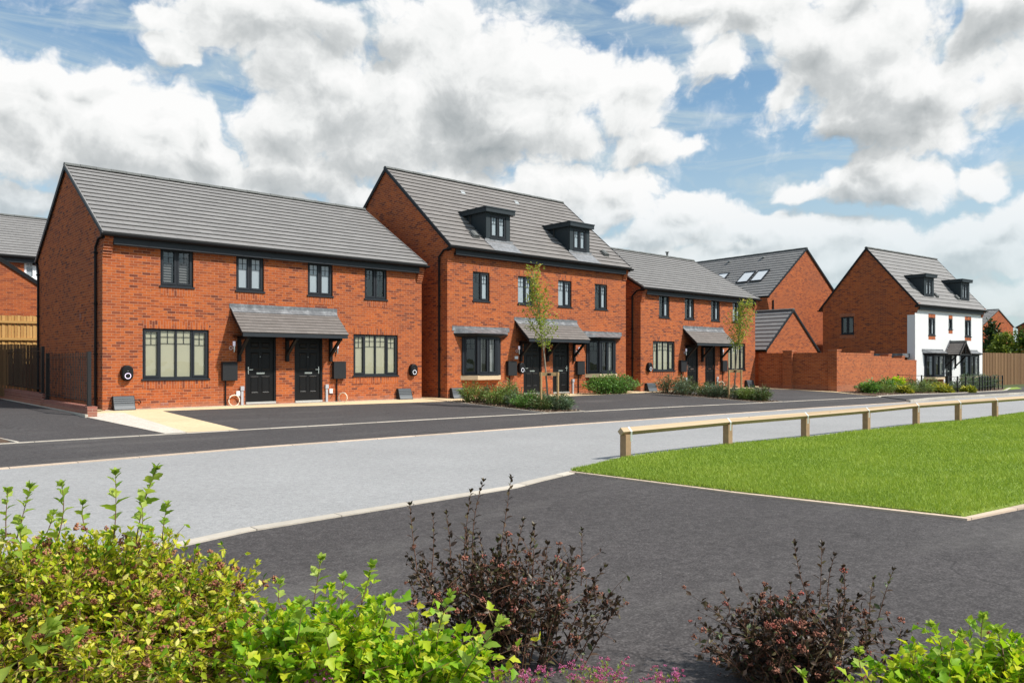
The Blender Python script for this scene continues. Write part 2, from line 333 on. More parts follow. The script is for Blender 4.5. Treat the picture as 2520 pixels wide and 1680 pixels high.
def leaf_mat(name, stops, trans=.35, rough=.5):
    m = bpy.data.materials.new(name); m.use_nodes = True; k = NT(m.node_tree); p = k.n['Principled BSDF']; M[name] = m
    uv = k.add('ShaderNodeUVMap').outputs[0]; s = k.add('ShaderNodeSeparateXYZ'); k.put(s.inputs[0], uv)
    col = k.ramp(s.outputs[0], stops)
    k.put(p.inputs['Base Color'], col); p.inputs['Roughness'].default_value = rough; p.inputs['Specular IOR Level'].default_value = .35
    t = k.add('ShaderNodeBsdfTranslucent'); k.put(t.inputs[0], k.mix(1.0, col, (1.25, 1.2, .7), 'MULTIPLY'))
    mx = k.add('ShaderNodeMixShader'); mx.inputs[0].default_value = trans
    k.l.new(p.outputs[0], mx.inputs[1]); k.l.new(t.outputs[0], mx.inputs[2])
    k.l.new(mx.outputs[0], k.n['Material Output'].inputs[0])
leaf_mat('leaf_golden', [(0, (.08, .22, .010)), (.2, (.26, .43, .02)), (.45, (.54, .60, .04)), (.78, (.76, .70, .07)), (1, (.80, .74, .30))], .45)
leaf_mat('leaf_shoot', [(0, (.20, .34, .035)), (.5, (.32, .46, .06)), (1, (.46, .56, .12))], .45)
leaf_mat('leaf_lime', [(0, (.13, .33, .012)), (.4, (.30, .52, .022)), (.75, (.50, .62, .03)), (1, (.66, .66, .05))], .45)
leaf_mat('leaf_purple', [(0, (.026, .024, .018)), (.4, (.056, .034, .024)), (.7, (.09, .055, .032)), (.9, (.12, .10, .045)), (1, (.09, .13, .045))], .16, .45)
leaf_mat('leaf_green', [(0, (.055, .09, .03)), (.5, (.10, .16, .05)), (.85, (.16, .22, .075)), (1, (.24, .20, .085))], .22)
leaf_mat('leaf_bluegreen', [(0, (.065, .105, .06)), (.5, (.11, .175, .095)), (1, (.21, .28, .17))], .22)
leaf_mat('leaf_hedge', [(0, (.065, .15, .028)), (.5, (.12, .255, .045)), (1, (.22, .38, .09))], .3)
leaf_mat('leaf_mid', [(0, (.10, .17, .04)), (.5, (.175, .27, .055)), (1, (.29, .35, .10))], .25)
leaf_mat('leaf_yellow', [(0, (.12, .19, .03)), (.5, (.28, .30, .04)), (.8, (.50, .46, .05)), (1, (.60, .55, .06))], .3)
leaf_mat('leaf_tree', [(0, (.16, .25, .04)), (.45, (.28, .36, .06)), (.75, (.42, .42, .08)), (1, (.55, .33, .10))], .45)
leaf_mat('leaf_conifer', [(0, (.012, .032, .010)), (.5, (.028, .062, .015)), (1, (.06, .11, .025))], .15)
leaf_mat('leaf_backyellow', [(0, (.10, .15, .02)), (.5, (.19, .25, .035)), (1, (.30, .35, .07))], .3)
leaf_mat('leaf_backgreen', [(0, (.035, .085, .012)), (.5, (.075, .15, .018)), (1, (.14, .23, .03))], .3)
leaf_mat('grass_blade', [(0, (.17, .26, .035)), (.45, (.30, .415, .055)), (.8, (.42, .50, .09)), (1, (.56, .55, .24))], .3, .6)
leaf_mat('seed_head', [(0, (.24, .085, .045)), (.5, (.36, .145, .08)), (.85, (.46, .22, .125)), (1, (.44, .10, .07))], .1, .8)
leaf_mat('seed_head_pale', [(0, (.20, .075, .045)), (.6, (.34, .15, .10)), (.88, (.40, .085, .07)), (1, (.60, .42, .35))], .1, .8)
leaf_mat('blossom_pink', [(0, (.38, .16, .14)), (.4, (.52, .10, .24)), (.8, (.62, .18, .38)), (1, (.68, .38, .55))], .2, .7)
leaf_mat('chip', [(0, (.06, .035, .022)), (.5, (.14, .09, .055)), (.85, (.26, .18, .12)), (1, (.5, .42, .33))], .0, .9)

# ------------------------------------------------------------------ mesh helpers
class MB:
    def __init__(s, T=None): s.v = []; s.f = []; s.uv = []; s.T = T
    def face(s, pts, uv=None, rot=False):
        i0 = len(s.v)
        if uv is None:
            a = Vector(pts[1]) - Vector(pts[0]); b = Vector(pts[2]) - Vector(pts[0]); n = a.cross(b)
            ax = max(range(3), key=lambda i: abs(n[i]))
            pick = {0: (1, 2), 1: (0, 2), 2: (0, 1)}[ax]
            uv = [(p[pick[0]], p[pick[1]]) for p in pts]
            if rot: uv = [(b_, a_) for a_, b_ in uv]
        for p in pts: s.v.append(tuple(s.T(p)) if s.T else tuple(p))
        s.f.append(tuple(range(i0, i0 + len(pts)))); s.uv.extend(uv)
    def box(s, x0, x1, y0, y1, z0, z1, rot=False, skip=''):
        P = lambda i, j, l: ((x0, x1)[i], (y0, y1)[j], (z0, z1)[l])
        F = {'-y': (P(0,0,0),P(1,0,0),P(1,0,1),P(0,0,1)), '+y': (P(1,1,0),P(0,1,0),P(0,1,1),P(1,1,1)), '-x': (P(0,1,0),P(0,0,0),P(0,0,1),P(0,1,1)),
             '+x': (P(1,0,0),P(1,1,0),P(1,1,1),P(1,0,1)), '+z': (P(0,0,1),P(1,0,1),P(1,1,1),P(0,1,1)), '-z': (P(0,1,0),P(1,1,0),P(1,0,0),P(0,0,0))}
        for kk, pts in F.items():
            if kk not in skip: s.face(pts, rot=rot)
    def prism(s, poly, h0, h1, axis='x'):   # poly: 2-D outline, extruded along an axis
        def P(a, h): return {'x': (h, a[0], a[1]), 'y': (a[0], h, a[1]), 'z': (a[0], a[1], h)}[axis]
        n = len(poly)
        s.face([P(a, h0) for a in poly][::-1]); s.face([P(a, h1) for a in poly])
        for i in range(n):
            a, b = poly[i], poly[(i + 1) % n]; s.face([P(a, h0), P(b, h0), P(b, h1), P(a, h1)])
    def bar(s, a, b, w, h=None):            # square bar between two points
        h = h or w; a = Vector(a); b = Vector(b); d = (b - a).normalized()
        up = Vector((0, 0, 1)) if abs(d.z) < .95 else Vector((1, 0, 0))
        r = d.cross(up).normalized() * w / 2; u = r.cross(d).normalized() * h / 2
        A = [a - r - u, a + r - u, a + r + u, a - r + u]; B = [q + (b - a) for q in A]
        L = (b - a).length
        for i in range(4):
            j = (i + 1) % 4; s.face([A[i], A[j], B[j], B[i]], uv=[(i * w, 0), (i * w + w, 0), (i * w + w, L), (i * w, L)])
        s.face(A[::-1]); s.face(B)
    def tube(s, pts, r, n=8, r1=None, cap=True):
        pts = [Vector(p) for p in pts]; rings = []
        for i, p in enumerate(pts):
            d = (pts[min(i + 1, len(pts) - 1)] - pts[max(i - 1, 0)]).normalized()
            up = Vector((0, 0, 1)) if abs(d.z) < .9 else Vector((1, 0, 0))
            a = d.cross(up).normalized(); b = a.cross(d)
            rr = r if r1 is None else r + (r1 - r) * i / max(1, len(pts) - 1)
            rings.append([p + (a * math.cos(t) + b * math.sin(t)) * rr for t in [2 * math.pi * j / n for j in range(n)]])
        for i in range(len(rings) - 1):
            for j in range(n):
                k2 = (j + 1) % n; s.face([rings[i][k2], rings[i][j], rings[i + 1][j], rings[i + 1][k2]], uv=[(j / n, i), (j / n, i), (j / n, i + 1), (j / n, i + 1)])
        if cap and n > 3: s.face(rings[0], uv=[(0, 0)] * n); s.face(rings[-1][::-1], uv=[(0, 0)] * n)
    def build(s, name, mat, parent=None, smooth=False, bevel=0):
        me = bpy.data.meshes.new(name); me.from_pydata(s.v, [], s.f)
        ul = me.uv_layers.new(name='UVMap'); ul.data.foreach_set('uv', [c for u in s.uv for c in u])
        me.materials.append(M[mat] if isinstance(mat, str) else mat)
        if bevel or smooth:
            bm = bmesh.new(); bm.from_mesh(me); bmesh.ops.remove_doubles(bm, verts=bm.verts, dist=.0004)
            bm.to_mesh(me); bm.free()
        if smooth: me.shade_smooth()
        me.update()
        o = bpy.data.objects.new(name, me); COL.objects.link(o)
        if parent is not None: o.parent = parent
        if bevel:
            b = o.modifiers.new('bevel', 'BEVEL'); b.width = bevel; b.segments = 2; b.limit_method = 'ANGLE'
        return o
def tag(o, label=None, cat=None, group=None, kind=None):
    for k_, v_ in (('label', label), ('category', cat), ('group', group), ('kind', kind)):
        if v_: o[k_] = v_
    return o
def empty(name, loc, rot=0, label=None, cat=None, group=None):
    o = bpy.data.objects.new(name, None); COL.objects.link(o); o.location = loc; o.rotation_euler = (0, 0, rot); o.empty_display_size = .2
    return tag(o, label, cat, group)
def copy_tree(o, parent=None):
    kids = [c for c in KIDS.get(o.name, [])] if False else list(o.children)
    c = o.copy(); COL.objects.link(c); c.parent = parent
    for ch in kids: copy_tree(ch, c)
    return c
def gz(x, y): return 0.03 * min(0, max(-9, y)) - 0.01 * max(0, min(x, 62) - 32)

# ------------------------------------------------------------------ the ground
def drape(name, poly, dz, mat, kind='structure', thick=0):
    bm = bmesh.new(); f = bm.faces.new([bm.verts.new((x, y, 0)) for x, y in poly])
    f.normal_update()
    if f.normal.z < 0: f.normal_flip()
    bmesh.ops.triangulate(bm, faces=bm.faces[:], ngon_method='EAR_CLIP')
    for co, no in (((0, -9, 0), (0, 1, 0)), ((0, 0, 0), (0, 1, 0)), ((32, 0, 0), (1, 0, 0)), ((62, 0, 0), (1, 0, 0))):
        bmesh.ops.bisect_plane(bm, geom=bm.verts[:] + bm.edges[:] + bm.faces[:], plane_co=co, plane_no=no)
    for v in bm.verts: v.co.z = gz(v.co.x, v.co.y) + dz
    bmesh.ops.recalc_face_normals(bm, faces=bm.faces[:])
    for f in bm.faces:
        if f.normal.z < 0: f.normal_flip()
    if thick:
        bd = [e for e in bm.edges if e.is_boundary]
        r = bmesh.ops.extrude_edge_only(bm, edges=bd)
        for v in [g for g in r['geom'] if isinstance(g, bmesh.types.BMVert)]: v.co.z -= thick
    me = bpy.data.meshes.new(name); bm.to_mesh(me); bm.free(); me.materials.append(M[mat])
    o = bpy.data.objects.new(name, me); COL.objects.link(o); o['kind'] = kind
    return o
def strip(name, pts, w, dz, mat, thick=.1, side=0):
    """flush or raised edging along a polyline, cut into kerb lengths by slim joints"""
    L, Rr = [], []
    for i, p in enumerate(pts):
        a = Vector(pts[max(0, i - 1)]); b = Vector(pts[min(len(pts) - 1, i + 1)]); d = (b - a).normalized(); n = Vector((-d.y, d.x))
        L.append(Vector(p) + n * w * (.5 + side)); Rr.append(Vector(p) + n * w * (side - .5))
    return drape(name, [tuple(q) for q in Rr] + [tuple(q) for q in L[::-1]], dz, mat, thick=thick)
drape('ground', [(-400, -400), (600, -400), (600, 600), (-400, 600)], -.06, 'earth')
# front apron of the plots (asphalt), the grey shared road, and the near drive
drape('driveway', [(-30, -9.3), (27, -10.95), (33, -10.75), (33, -.2), (-.76, 0), (-.76, 16), (-30, 16)], 0, 'asphalt_drive')
ROADN = [(-30, -16.9), (-3.45, -16.11), (-2.83, -15.94), (.69, -15.77), (1.31, -15.59), (2.2, -15.38)]
ROADF = [(-30, -9.6), (-3.76, -9.43), (.25, -9.24), (8.28, -9.52), (19.71, -10.2), (26.9, -10.9), (34, -11.1), (44, -11.0), (60, -10.2), (90, -8.6)]
drape('road', ROADN + [(4, -15.2), (20, -15.9), (40, -16.8), (90, -17.2)] + ROADF[::-1], .004, 'road_grey')
drape('near_drive', [(-30, -17.0)] + ROADN[1:] + [(2.45, -18), (2.73, -20.3), (4.0, -20.5), (40, -24), (40, -45), (-30, -45)], .008, 'asphalt')
strip('road_kerb', ROADF[:6], .13, .018, 'buff_kerb')
strip('near_kerb', ROADN, .15, .022, 'concrete_kerb')
strip('footway_kerb', [(26.2, -10.86), (27.2, -10.84), (29.0, -10.75), (34, -10.95), (44, -10.85), (60, -10.05), (90, -8.45)], .16, .10, 'stone_kerb', .2)
drape('footway', [(27.3, -10.7), (33, -10.85), (44, -10.75), (60, -9.95), (90, -8.35), (90, -5.2), (56, -6.9), (47, -8.55), (38, -8.75), (31.2, -8.3), (29.9, -8.3)], .03, 'asphalt_drive')
strip('edging_line', [(-30, -6.2), (-3.3, -6.2), (1.5, -6.31), (6, -6.46), (10.3, -6.68)], .075, .012, 'concrete_kerb')
strip('edging_line', [(11.7, -6.86), (14.28, -7.03), (16.67, -7.2), (20.8, -7.62)], .075, .012, 'concrete_kerb')
strip('edging_line', [(22.2, -7.72), (26.17, -8.02), (29.6, -8.25)], .075, .012, 'concrete_kerb')
strip('bed_kerb', [(29.6, -8.25), (31.2, -8.3), (38, -8.72), (47, -8.5), (53.2, -7.1)], .12, .05, 'concrete_kerb')
# buff paving along the fronts and out to the road, gravel margins
drape('path', [(-.30, -.82), (.27, -.97), (.09, -6.15), (1.19, -6.2), (1.27, -.9), (3.85, -1.04), (10.42, -1.62), (10.6, -.42), (10.6, -.12), (-.3, -.12)], .006, 'buff_slab')
drape('path', [(10.62, -1.62), (12.1, -1.72), (12.1, -.62), (10.62, -.4)], .006, 'buff_slab')
drape('path', [(11.9, -1.75), (17.3, -1.55), (21.9, -1.5), (33, -1.3), (33, -.1), (11.9, -.3)], .004, 'buff_slab')
drape('path', [(31.0, -1.5), (31.35, -5.4), (29.9, -8.2), (30.3, -8.2), (31.95, -5.3), (32.0, -1.2)], .010, 'buff_slab')
drape('gravel_patch', [(-.56, -.92), (-.30, -.80), (.27, -.96), (.085, -6.14), (-.36, -6.14), (-.8, -1.75), (-.56, -1.75)], .008, 'cream_gravel')
drape('gravel_margin', [(-.56, -.9), (0, -.1), (0, 12), (-.56, 12)], .03, 'yellow_gravel')
drape('gravel_margin', [(.05, -.13), (10.6, -.13), (10.6, 0), (.05, 0)], .014, 'cream_gravel')
drape('gravel_margin', [(10.55, 9), (10.55, -.5), (11.33, -.5), (11.33, 9)], .014, 'yellow_gravel')
drape('bank', [(-30, 11), (3, 11), (3, 40), (-30, 40)], .02, 'earth')
drape('planting_bed', [(-3.1, -5.2), (-3.1, -6.12), (-30, -6.12), (-30, -5.2)], .012, 'mulch')
strip('bed_edging', [(-30, -5.15), (-3.2, -5.15), (-3.0, -6.15)], .06, .02, 'concrete_kerb')
drape('planting_bed', [(10.45, -1.7), (12.0, -1.75), (11.75, -6.75), (10.35, -6.62)], .015, 'mulch')
strip('bed_edging', [(10.45, -1.66), (10.33, -6.66), (11.75, -6.83), (12.02, -1.7)], .055, .022, 'concrete_kerb')
drape('planting_bed', [(21.6, -1.55), (23.1, -1.55), (22.1, -7.66), (20.85, -7.55)], .015, 'mulch')
strip('bed_edging', [(21.55, -1.5), (20.8, -7.6), (22.15, -7.72), (23.15, -1.5)], .055, .022, 'concrete_kerb')
drape('planting_bed', [(31.75, -5.4), (33, -5.3), (45, -4.4), (55, -5.0), (53, -7.0), (46.9, -8.35), (38, -8.55), (31.3, -8.15), (29.9, -8.1)], .012, 'mulch')
drape('verge_grass', [(47.2, -8.3), (53.2, -6.9), (56, -6.75), (52.5, -8.0)], .04, 'turf')
drape('planting_bed', [(-5.45, -18.45), (-4.75, -18.65), (-1.70, -22.0), (-1.5, -26), (-12, -26), (-12, -18)], .014, 'mulch')
# lawn: gently raised turf sheet, then real blades
LAWN = [(2.22, -15.36), (3.9, -14.95), (7.09, -14.98), (9.2, -15.25), (12, -15.42), (14.5, -15.55), (16.6, -15.8), (21.9, -15.95), (30, -16.4), (45, -17.2), (45, -22.9), (4.02, -20.42), (2.76, -20.22), (2.4, -17.9)]
drape('lawn', LAWN, .045, 'turf', thick=.1)
strip('lawn_kerb', [(2.2, -15.36), (2.36, -17.9), (2.71, -20.28), (4.02, -20.49), (45, -23.0)], .09, .03, 'buff_kerb')
strip('lawn_kerb', [(2.2, -15.36), (3.9, -14.9), (7.09, -14.93), (12, -15.36), (16.6, -15.74), (30, -16.33), (45, -17.15)], .06, .03, 'concrete_kerb')

rng = np.random.default_rng(7)
def mesh_np(name, co, tris, uv_per_vert, mat, parent=None):
    me = bpy.data.meshes.new(name); nv = len(co); nf = len(tris)
    me.vertices.add(nv); me.vertices.foreach_set('co', np.ascontiguousarray(co, dtype=np.float32).ravel())
    me.loops.add(nf * 3); me.polygons.add(nf)
    me.loops.foreach_set('vertex_index', np.ascontiguousarray(tris, dtype=np.int32).ravel())
    me.polygons.foreach_set('loop_start', np.arange(0, nf * 3, 3, dtype=np.int32))
    ul = me.uv_layers.new(name='UVMap'); ul.data.foreach_set('uv', np.ascontiguousarray(uv_per_vert[tris.ravel()], dtype=np.float32).ravel())
    me.materials.append(M[mat]); me.update(); me.validate()
    o = bpy.data.objects.new(name, me); COL.objects.link(o)
    if parent is not None: o.parent = parent
    return o
def in_poly(x, y, poly):
    ins = np.zeros(len(x), bool); n = len(poly)
    for i in range(n):
        x0, y0 = poly[i]; x1, y1 = poly[(i + 1) % n]
        c = ((y0 > y) != (y1 > y)) & (x < (x1 - x0) * (y - y0) / (y1 - y0 + 1e-12) + x0); ins ^= c
    return ins
def make_grass():
    N = 1200000
    x = 2.0 + rng.random(N) ** 2.0 * 34; y = -22.5 + rng.random(N) * 8
    k_ = in_poly(x, y, LAWN); x, y = x[k_], y[k_]
    x = x + rng.normal(0, .022, len(x)); y = y + rng.normal(0, .022, len(y))
    dep = (x - CAM.x) * FW[0] + (y - CAM.y) * FW[1]; lat = (x - CAM.x) * RT[0] + (y - CAM.y) * RT[1]
    k_ = np.abs(lat) < dep * .95 + 3.5; x, y, dep = x[k_], y[k_], dep[k_]
    sel = rng.permutation(len(x))[:300000]; x, y, dep = x[sel], y[sel], dep[sel]
    n = len(x)
    z = .03 * np.clip(y, -9, 0) - .01 * np.clip(np.minimum(x, 62) - 32, 0, None) + .04
    patch = .5 + .5 * np.sin(x * 1.7 + np.sin(y * 2.3) * 1.5) * np.sin(y * 1.9 + np.sin(x * 1.1))
    h = (.026 + .030 * rng.random(n)) * (.8 + .4 * patch); w = .0035 + .0006 * np.clip(dep - 6, 0, 30)
    an = rng.random(n) * 2 * np.pi; le = rng.random(n) * 1.0; an2 = rng.random(n) * 2 * np.pi
    co = np.zeros((n, 3, 3))
    co[:, 0] = np.stack([x + np.cos(an) * w, y + np.sin(an) * w, z], 1); co[:, 1] = np.stack([x - np.cos(an) * w, y - np.sin(an) * w, z], 1)
    co[:, 2] = np.stack([x + np.cos(an2) * h * le, y + np.sin(an2) * h * le, z + h], 1)
    r_ = np.clip(rng.random(n) * .55 + patch * .25 + rng.normal(0, .08, n), 0, 1)
    uv = np.repeat(np.stack([r_, np.zeros(n)], 1), 3, 0)
    tag(mesh_np('grass', co.reshape(-1, 3), np.arange(n * 3).reshape(-1, 3), uv, 'grass_blade'), kind='stuff')
make_grass()
def make_chips():
    areas = [([(10.45, -1.7), (12.0, -1.75), (11.75, -6.75), (10.35, -6.62)], 2200), ([(21.6, -1.55), (23.1, -1.55), (22.1, -7.66), (20.85, -7.55)], 1500), ([(29.95, -8.1), (31.5, -5.6), (45, -4.6), (46.5, -8.3), (38, -8.5)], 1800)]
    P = []
    for poly, n in areas:
        xs = [p_[0] for p_ in poly]; ys = [p_[1] for p_ in poly]
        x = min(xs) + rng.random(n * 3) * (max(xs) - min(xs)); y = min(ys) + rng.random(n * 3) * (max(ys) - min(ys)); k_ = in_poly(x, y, poly)
        P.append(np.stack([x[k_], y[k_]], 1)[:n])
    P = np.concatenate(P); n = len(P); z = .03 * np.clip(P[:, 1], -9, 0) - .01 * np.clip(P[:, 0] - 32, 0, None) + .03
    co = np.zeros((n, 3, 3))
    for j in range(3): co[:, j] = np.stack([P[:, 0], P[:, 1], z], 1) + rng.normal(0, .03, (n, 3)) * (1, 1, .5)
    uv = np.repeat(np.stack([rng.random(n), np.zeros(n)], 1), 3, 0)
    tag(mesh_np('bark_mulch_litter', co.reshape(-1, 3), np.arange(n * 3).reshape(-1, 3), uv, 'chip'), kind='stuff')
make_chips()

# ------------------------------------------------------------------ building parts
def grid_wall(mb, L, z0, z1, openings, y=0.0, depth=.12):
    xs = sorted({0.0, L, *[o[0] for o in openings], *[o[1] for o in openings]}); zs = sorted({z0, z1, *[o[2] for o in openings], *[o[3] for o in openings]})
    for i in range(len(xs) - 1):
        for j in range(len(zs) - 1):
            xm = (xs[i] + xs[i + 1]) / 2; zm = (zs[j] + zs[j + 1]) / 2
            if any(o[0] < xm < o[1] and o[2] < zm < o[3] for o in openings): continue
            mb.face([(xs[i], y, zs[j]), (xs[i + 1], y, zs[j]), (xs[i + 1], y, zs[j + 1]), (xs[i], y, zs[j + 1])])
    for (a, b, c, d) in openings:
        mb.face([(a, y, c), (a, y + depth, c), (a, y + depth, d), (a, y, d)], uv=[(0, c), (.12, c), (.12, d), (0, d)])
        mb.face([(b, y + depth, c), (b, y, c), (b, y, d), (b, y + depth, d)], uv=[(0, c), (.12, c), (.12, d), (0, d)])
        mb.face([(a, y, d), (a, y + depth, d), (b, y + depth, d), (b, y, d)])
        mb.face([(a, y + depth, c), (a, y, c), (b, y, c), (b, y + depth, c)])
def soldier(mb, x0, x1, z0, z1):
    mb.box(x0, x1, -.004, .0, z0, z1, rot=True, skip='+y')
def sloped_roof(name, mat, parent, x0, x1, ye, ze, yr, zr, gauge=.31, lift=.04, width=.42, front=-1):
    """tile courses as real stepped strips, eave (ye, ze) up to ridge (yr, zr)"""
    mb = MB(); S = math.hypot(yr - ye, zr - ze); n = max(2, round(S / gauge)); g = S / n
    dy, dz = (yr - ye) / S, (zr - ze) / S; ny, nz = (-dz, dy) if dy > 0 else (dz, -dy)
    def P(x, s, h): return (x, ye + dy * s + ny * h, ze + dz * s + nz * h)
    flip = dy < 0
    for i in range(n):
        a, b = i * g, (i + 1) * g + .0
        v0, v1 = (i + .02) * gauge, (i + .98) * gauge
        q = [P(x0, a, lift), P(x1, a, lift), P(x1, b, .004), P(x0, b, .004)]
        u = [(x0, v0), (x1, v0), (x1, v1), (x0, v1)]
        mb.face(q[::-1] if flip else q, u[::-1] if flip else u)
        q = [P(x0, a, -.012), P(x1, a, -.012), P(x1, a, lift), P(x0, a, lift)]
        u = [(x0, i * gauge)] * 4  # butt face samples the dark joint colour: painted shadow under the tile edge
        mb.face(q[::-1] if flip else q, u)
        for xx, fl in ((x0, False), (x1, True)):
            q = [P(xx, a, lift), P(xx, b, .004), P(xx, a, -.012)]
            mb.face(q[::-1] if fl != flip else q, [(xx, v0)] * 3)
    q = [P(x0, 0, -.03), P(x1, 0, -.03), P(x1, S, -.03), P(x0, S, -.03)]
    mb.face(q if flip else q[::-1], [(x0, 0)] * 4)
    return mb.build(name, mat, parent)
def ridge_tiles(parent, x0, x1, y, z, r=.11):
    mb = MB(); n = max(2, round((x1 - x0) / .45)); st = (x1 - x0) / n
    for i in range(n):
        a, b = x0 + i * st, x0 + (i + 1) * st - .008
        arc = [(y + r * math.cos(t), z - .05 + r * .85 * math.sin(t)) for t in [math.pi * j / 8 for j in range(9)]]
        rr = .006 * (i % 2)
        mb.prism([(p[0], p[1] + rr) for p in arc], a, b, 'x')
    return mb.build('ridge', 'ridge_tile', parent)
def window(parent, x0, x1, z0, z1, n=2, style='dark', T=None, y=.05, opens=None, bars=True, frame='anthracite', name='window', sill=True, widths=None):
    f = MB(T); s = MB(T); t = .055; zb = z0 + (.05 if sill else 0); yy0, yy1 = y, y + .065
    f.box(x0, x1, yy0, yy1, z1 - t, z1); f.box(x0, x1, yy0, yy1, zb, zb + t)
    f.box(x0, x0 + t, yy0 + .001, yy1, zb + t, z1 - t); f.box(x1 - t, x1, yy0 + .001, yy1, zb + t, z1 - t)
    w = (x1 - x0 - t) / n; opens = set(range(n)) if opens is None else opens
    pane = MB(T); gb = MB(T)
    for i in range(n):
        a, b = x0 + t / 2 + i * w, x0 + t / 2 + (i + 1) * w
        if i: f.box(a - t / 2, a + t / 2, yy0 + .002, yy1, zb + t, z1 - t)
        ia, ib, ic, id_ = a + t / 2, b - t / 2, zb + t, z1 - t
        if i in opens:
            q = .04; ys = y - .014
            for bx in ((ia - .012, ib + .012, ic - .012, ic + q), (ia - .012, ib + .012, id_ - q, id_ + .012)): f.box(bx[0], bx[1], ys, yy1 - .01, bx[2], bx[3])
            for bx in ((ia - .012, ia + q), (ib - q, ib + .012)): f.box(bx[0], bx[1], ys + .001, yy1 - .01, ic + q, id_ - q)
            ia += q; ib -= q; ic += q; id_ -= q
        pane.face([(ia - .005, y + .035, ic - .005), (ib + .005, y + .035, ic - .005), (ib + .005, y + .035, id_ + .005), (ia - .005, y + .035, id_ + .005)])
        if bars:
            hh = min(.36, (id_ - ic) * .36); xm = (ia + ib) / 2
            for zz in (id_ - hh, id_ - hh * .48): gb.box(ia, ib, y + .026, y + .033, zz - .007, zz + .007)
            gb.box(xm - .007, xm + .007, y + .024, y + .0325, id_ - hh, id_)
    o = f.build(name, frame, parent)
    pane.build('pane', 'glass', o)
    if bars: gb.build('glazing_bars', frame, o)
    if sill:
        s.box(x0 - .03, x1 + .03, -.035, y + .02, z0, z0 + .05); s.build('sill', frame, o)
    ax0, ax1 = x0 + .03, x1 - .03
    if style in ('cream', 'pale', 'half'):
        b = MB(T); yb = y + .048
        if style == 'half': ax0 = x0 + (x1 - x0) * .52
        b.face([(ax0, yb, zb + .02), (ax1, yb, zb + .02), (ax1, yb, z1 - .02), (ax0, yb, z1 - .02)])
        b.build('blind', 'blind_cream' if style == 'cream' else 'reflection_pale', o)  # pale sheet paints a bright reflection into the pane; cream is a real blind
    elif style == 'reflected_roof':
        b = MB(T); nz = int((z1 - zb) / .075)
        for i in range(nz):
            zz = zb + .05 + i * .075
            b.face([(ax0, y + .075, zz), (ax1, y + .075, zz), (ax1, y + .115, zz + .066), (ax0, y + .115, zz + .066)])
        b.build('blind', 'reflected_roof_dark', o)  # dark strips stand for tile rows of a roof reflected in the glass
    elif style == 'curtain':
        for (a, e) in ((x0 + .04, x0 + .04 + (x1 - x0) * .2), (x1 - .04 - (x1 - x0) * .28, x1 - .04)):
            b = MB(T); m_ = 12
            for i in range(m_):
                u0, u1 = a + (e - a) * i / m_, a + (e - a) * (i + 1) / m_
                w0, w1 = y + .12 + .02 * math.sin(i * 1.9), y + .12 + .02 * math.sin(i * 1.9 + 1.9)
                b.face([(u0, w0, zb), (u1, w1, zb), (u1, w1, z1), (u0, w0, z1)])
            b.build('curtain', 'curtain', o)
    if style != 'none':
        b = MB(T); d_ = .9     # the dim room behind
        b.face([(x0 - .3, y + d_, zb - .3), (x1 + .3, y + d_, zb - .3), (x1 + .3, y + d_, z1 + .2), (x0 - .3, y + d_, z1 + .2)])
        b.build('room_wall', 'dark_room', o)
    return o
def door(parent, x0, x1, z0, z1, hinge_right=True, T=None):
    d = MB(T); fr = MB(T); y = .055
    fr.box(x0, x0 + .065, .02, .1, z0, z1); fr.box(x1 - .065, x1, .02, .1, z0, z1); fr.box(x0 + .065, x1 - .065, .02, .1, z1 - .065, z1)
    a, b, c, e = x0 + .065, x1 - .065, z0 + .06, z1 - .065
    d.box(a, b, y, y + .04, c, e)
    W = b - a; H = e - c; cols = [(a + W * .14, a + W * .45), (a + W * .55, a + W * .86)]
    for (p0, p1) in cols:
        for (q0, q1) in ((.83, .925), (.50, .77), (.13, .40)):
            X0, X1, Z0, Z1 = p0, p1, c + H * q0, c + H * q1
            i1, i2 = .022, .05
            # a moulded, raised panel: ring down, then up to the field
            R0 = [(X0, y, Z0), (X1, y, Z0), (X1, y, Z1), (X0, y, Z1)]
            R1 = [(X0 + i1, y - .016, Z0 + i1), (X1 - i1, y - .016, Z0 + i1), (X1 - i1, y - .016, Z1 - i1), (X0 + i1, y - .016, Z1 - i1)]
            R2 = [(X0 + i2, y - .004, Z0 + i2), (X1 - i2, y - .004, Z0 + i2), (X1 - i2, y - .004, Z1 - i2), (X0 + i2, y - .004, Z1 - i2)]
            for A_, B_ in ((R0, R1), (R1, R2)):
                for i in range(4):
                    j = (i + 1) % 4; d.face([A_[i], A_[j], B_[j], B_[i]])
            d.face(R2)
    o = d.build('door', 'black_door', parent)
    fr.build('door_frame', 'black_plastic', o)
    m_ = MB(T); zc = c + H * .445; m_.box(a + W * .36, a + W * .66, y - .014, y, zc - .024, zc + .024); m_.build('letterbox', 'chrome', o)
    h = MB(T); hx = a + .055 if hinge_right else b - .055; s = 1 if hinge_right else -1
    h.box(hx - .014, hx + .014, y - .012, y, zc - .02, zc + .20); h.box(min(hx, hx + s * .13), max(hx, hx + s * .13), y - .055, y - .04, zc + .10, zc + .122)
    h.box(hx - .01, hx + .01, y - .055, y - .01, zc + .10, zc + .122); h.build('handle', 'chrome', o)
    t = MB(T); t.box(x0 + .02, x1 - .02, -.03, .09, z0, z0 + .06); t.build('threshold', 'aluminium', o)
    pe = MB(T); pe.box((a + b) / 2 - .008, (a + b) / 2 + .008, y - .006, y, c + H * .70, c + H * .70 + .016); pe.build('peephole', 'chrome', o)
    return o
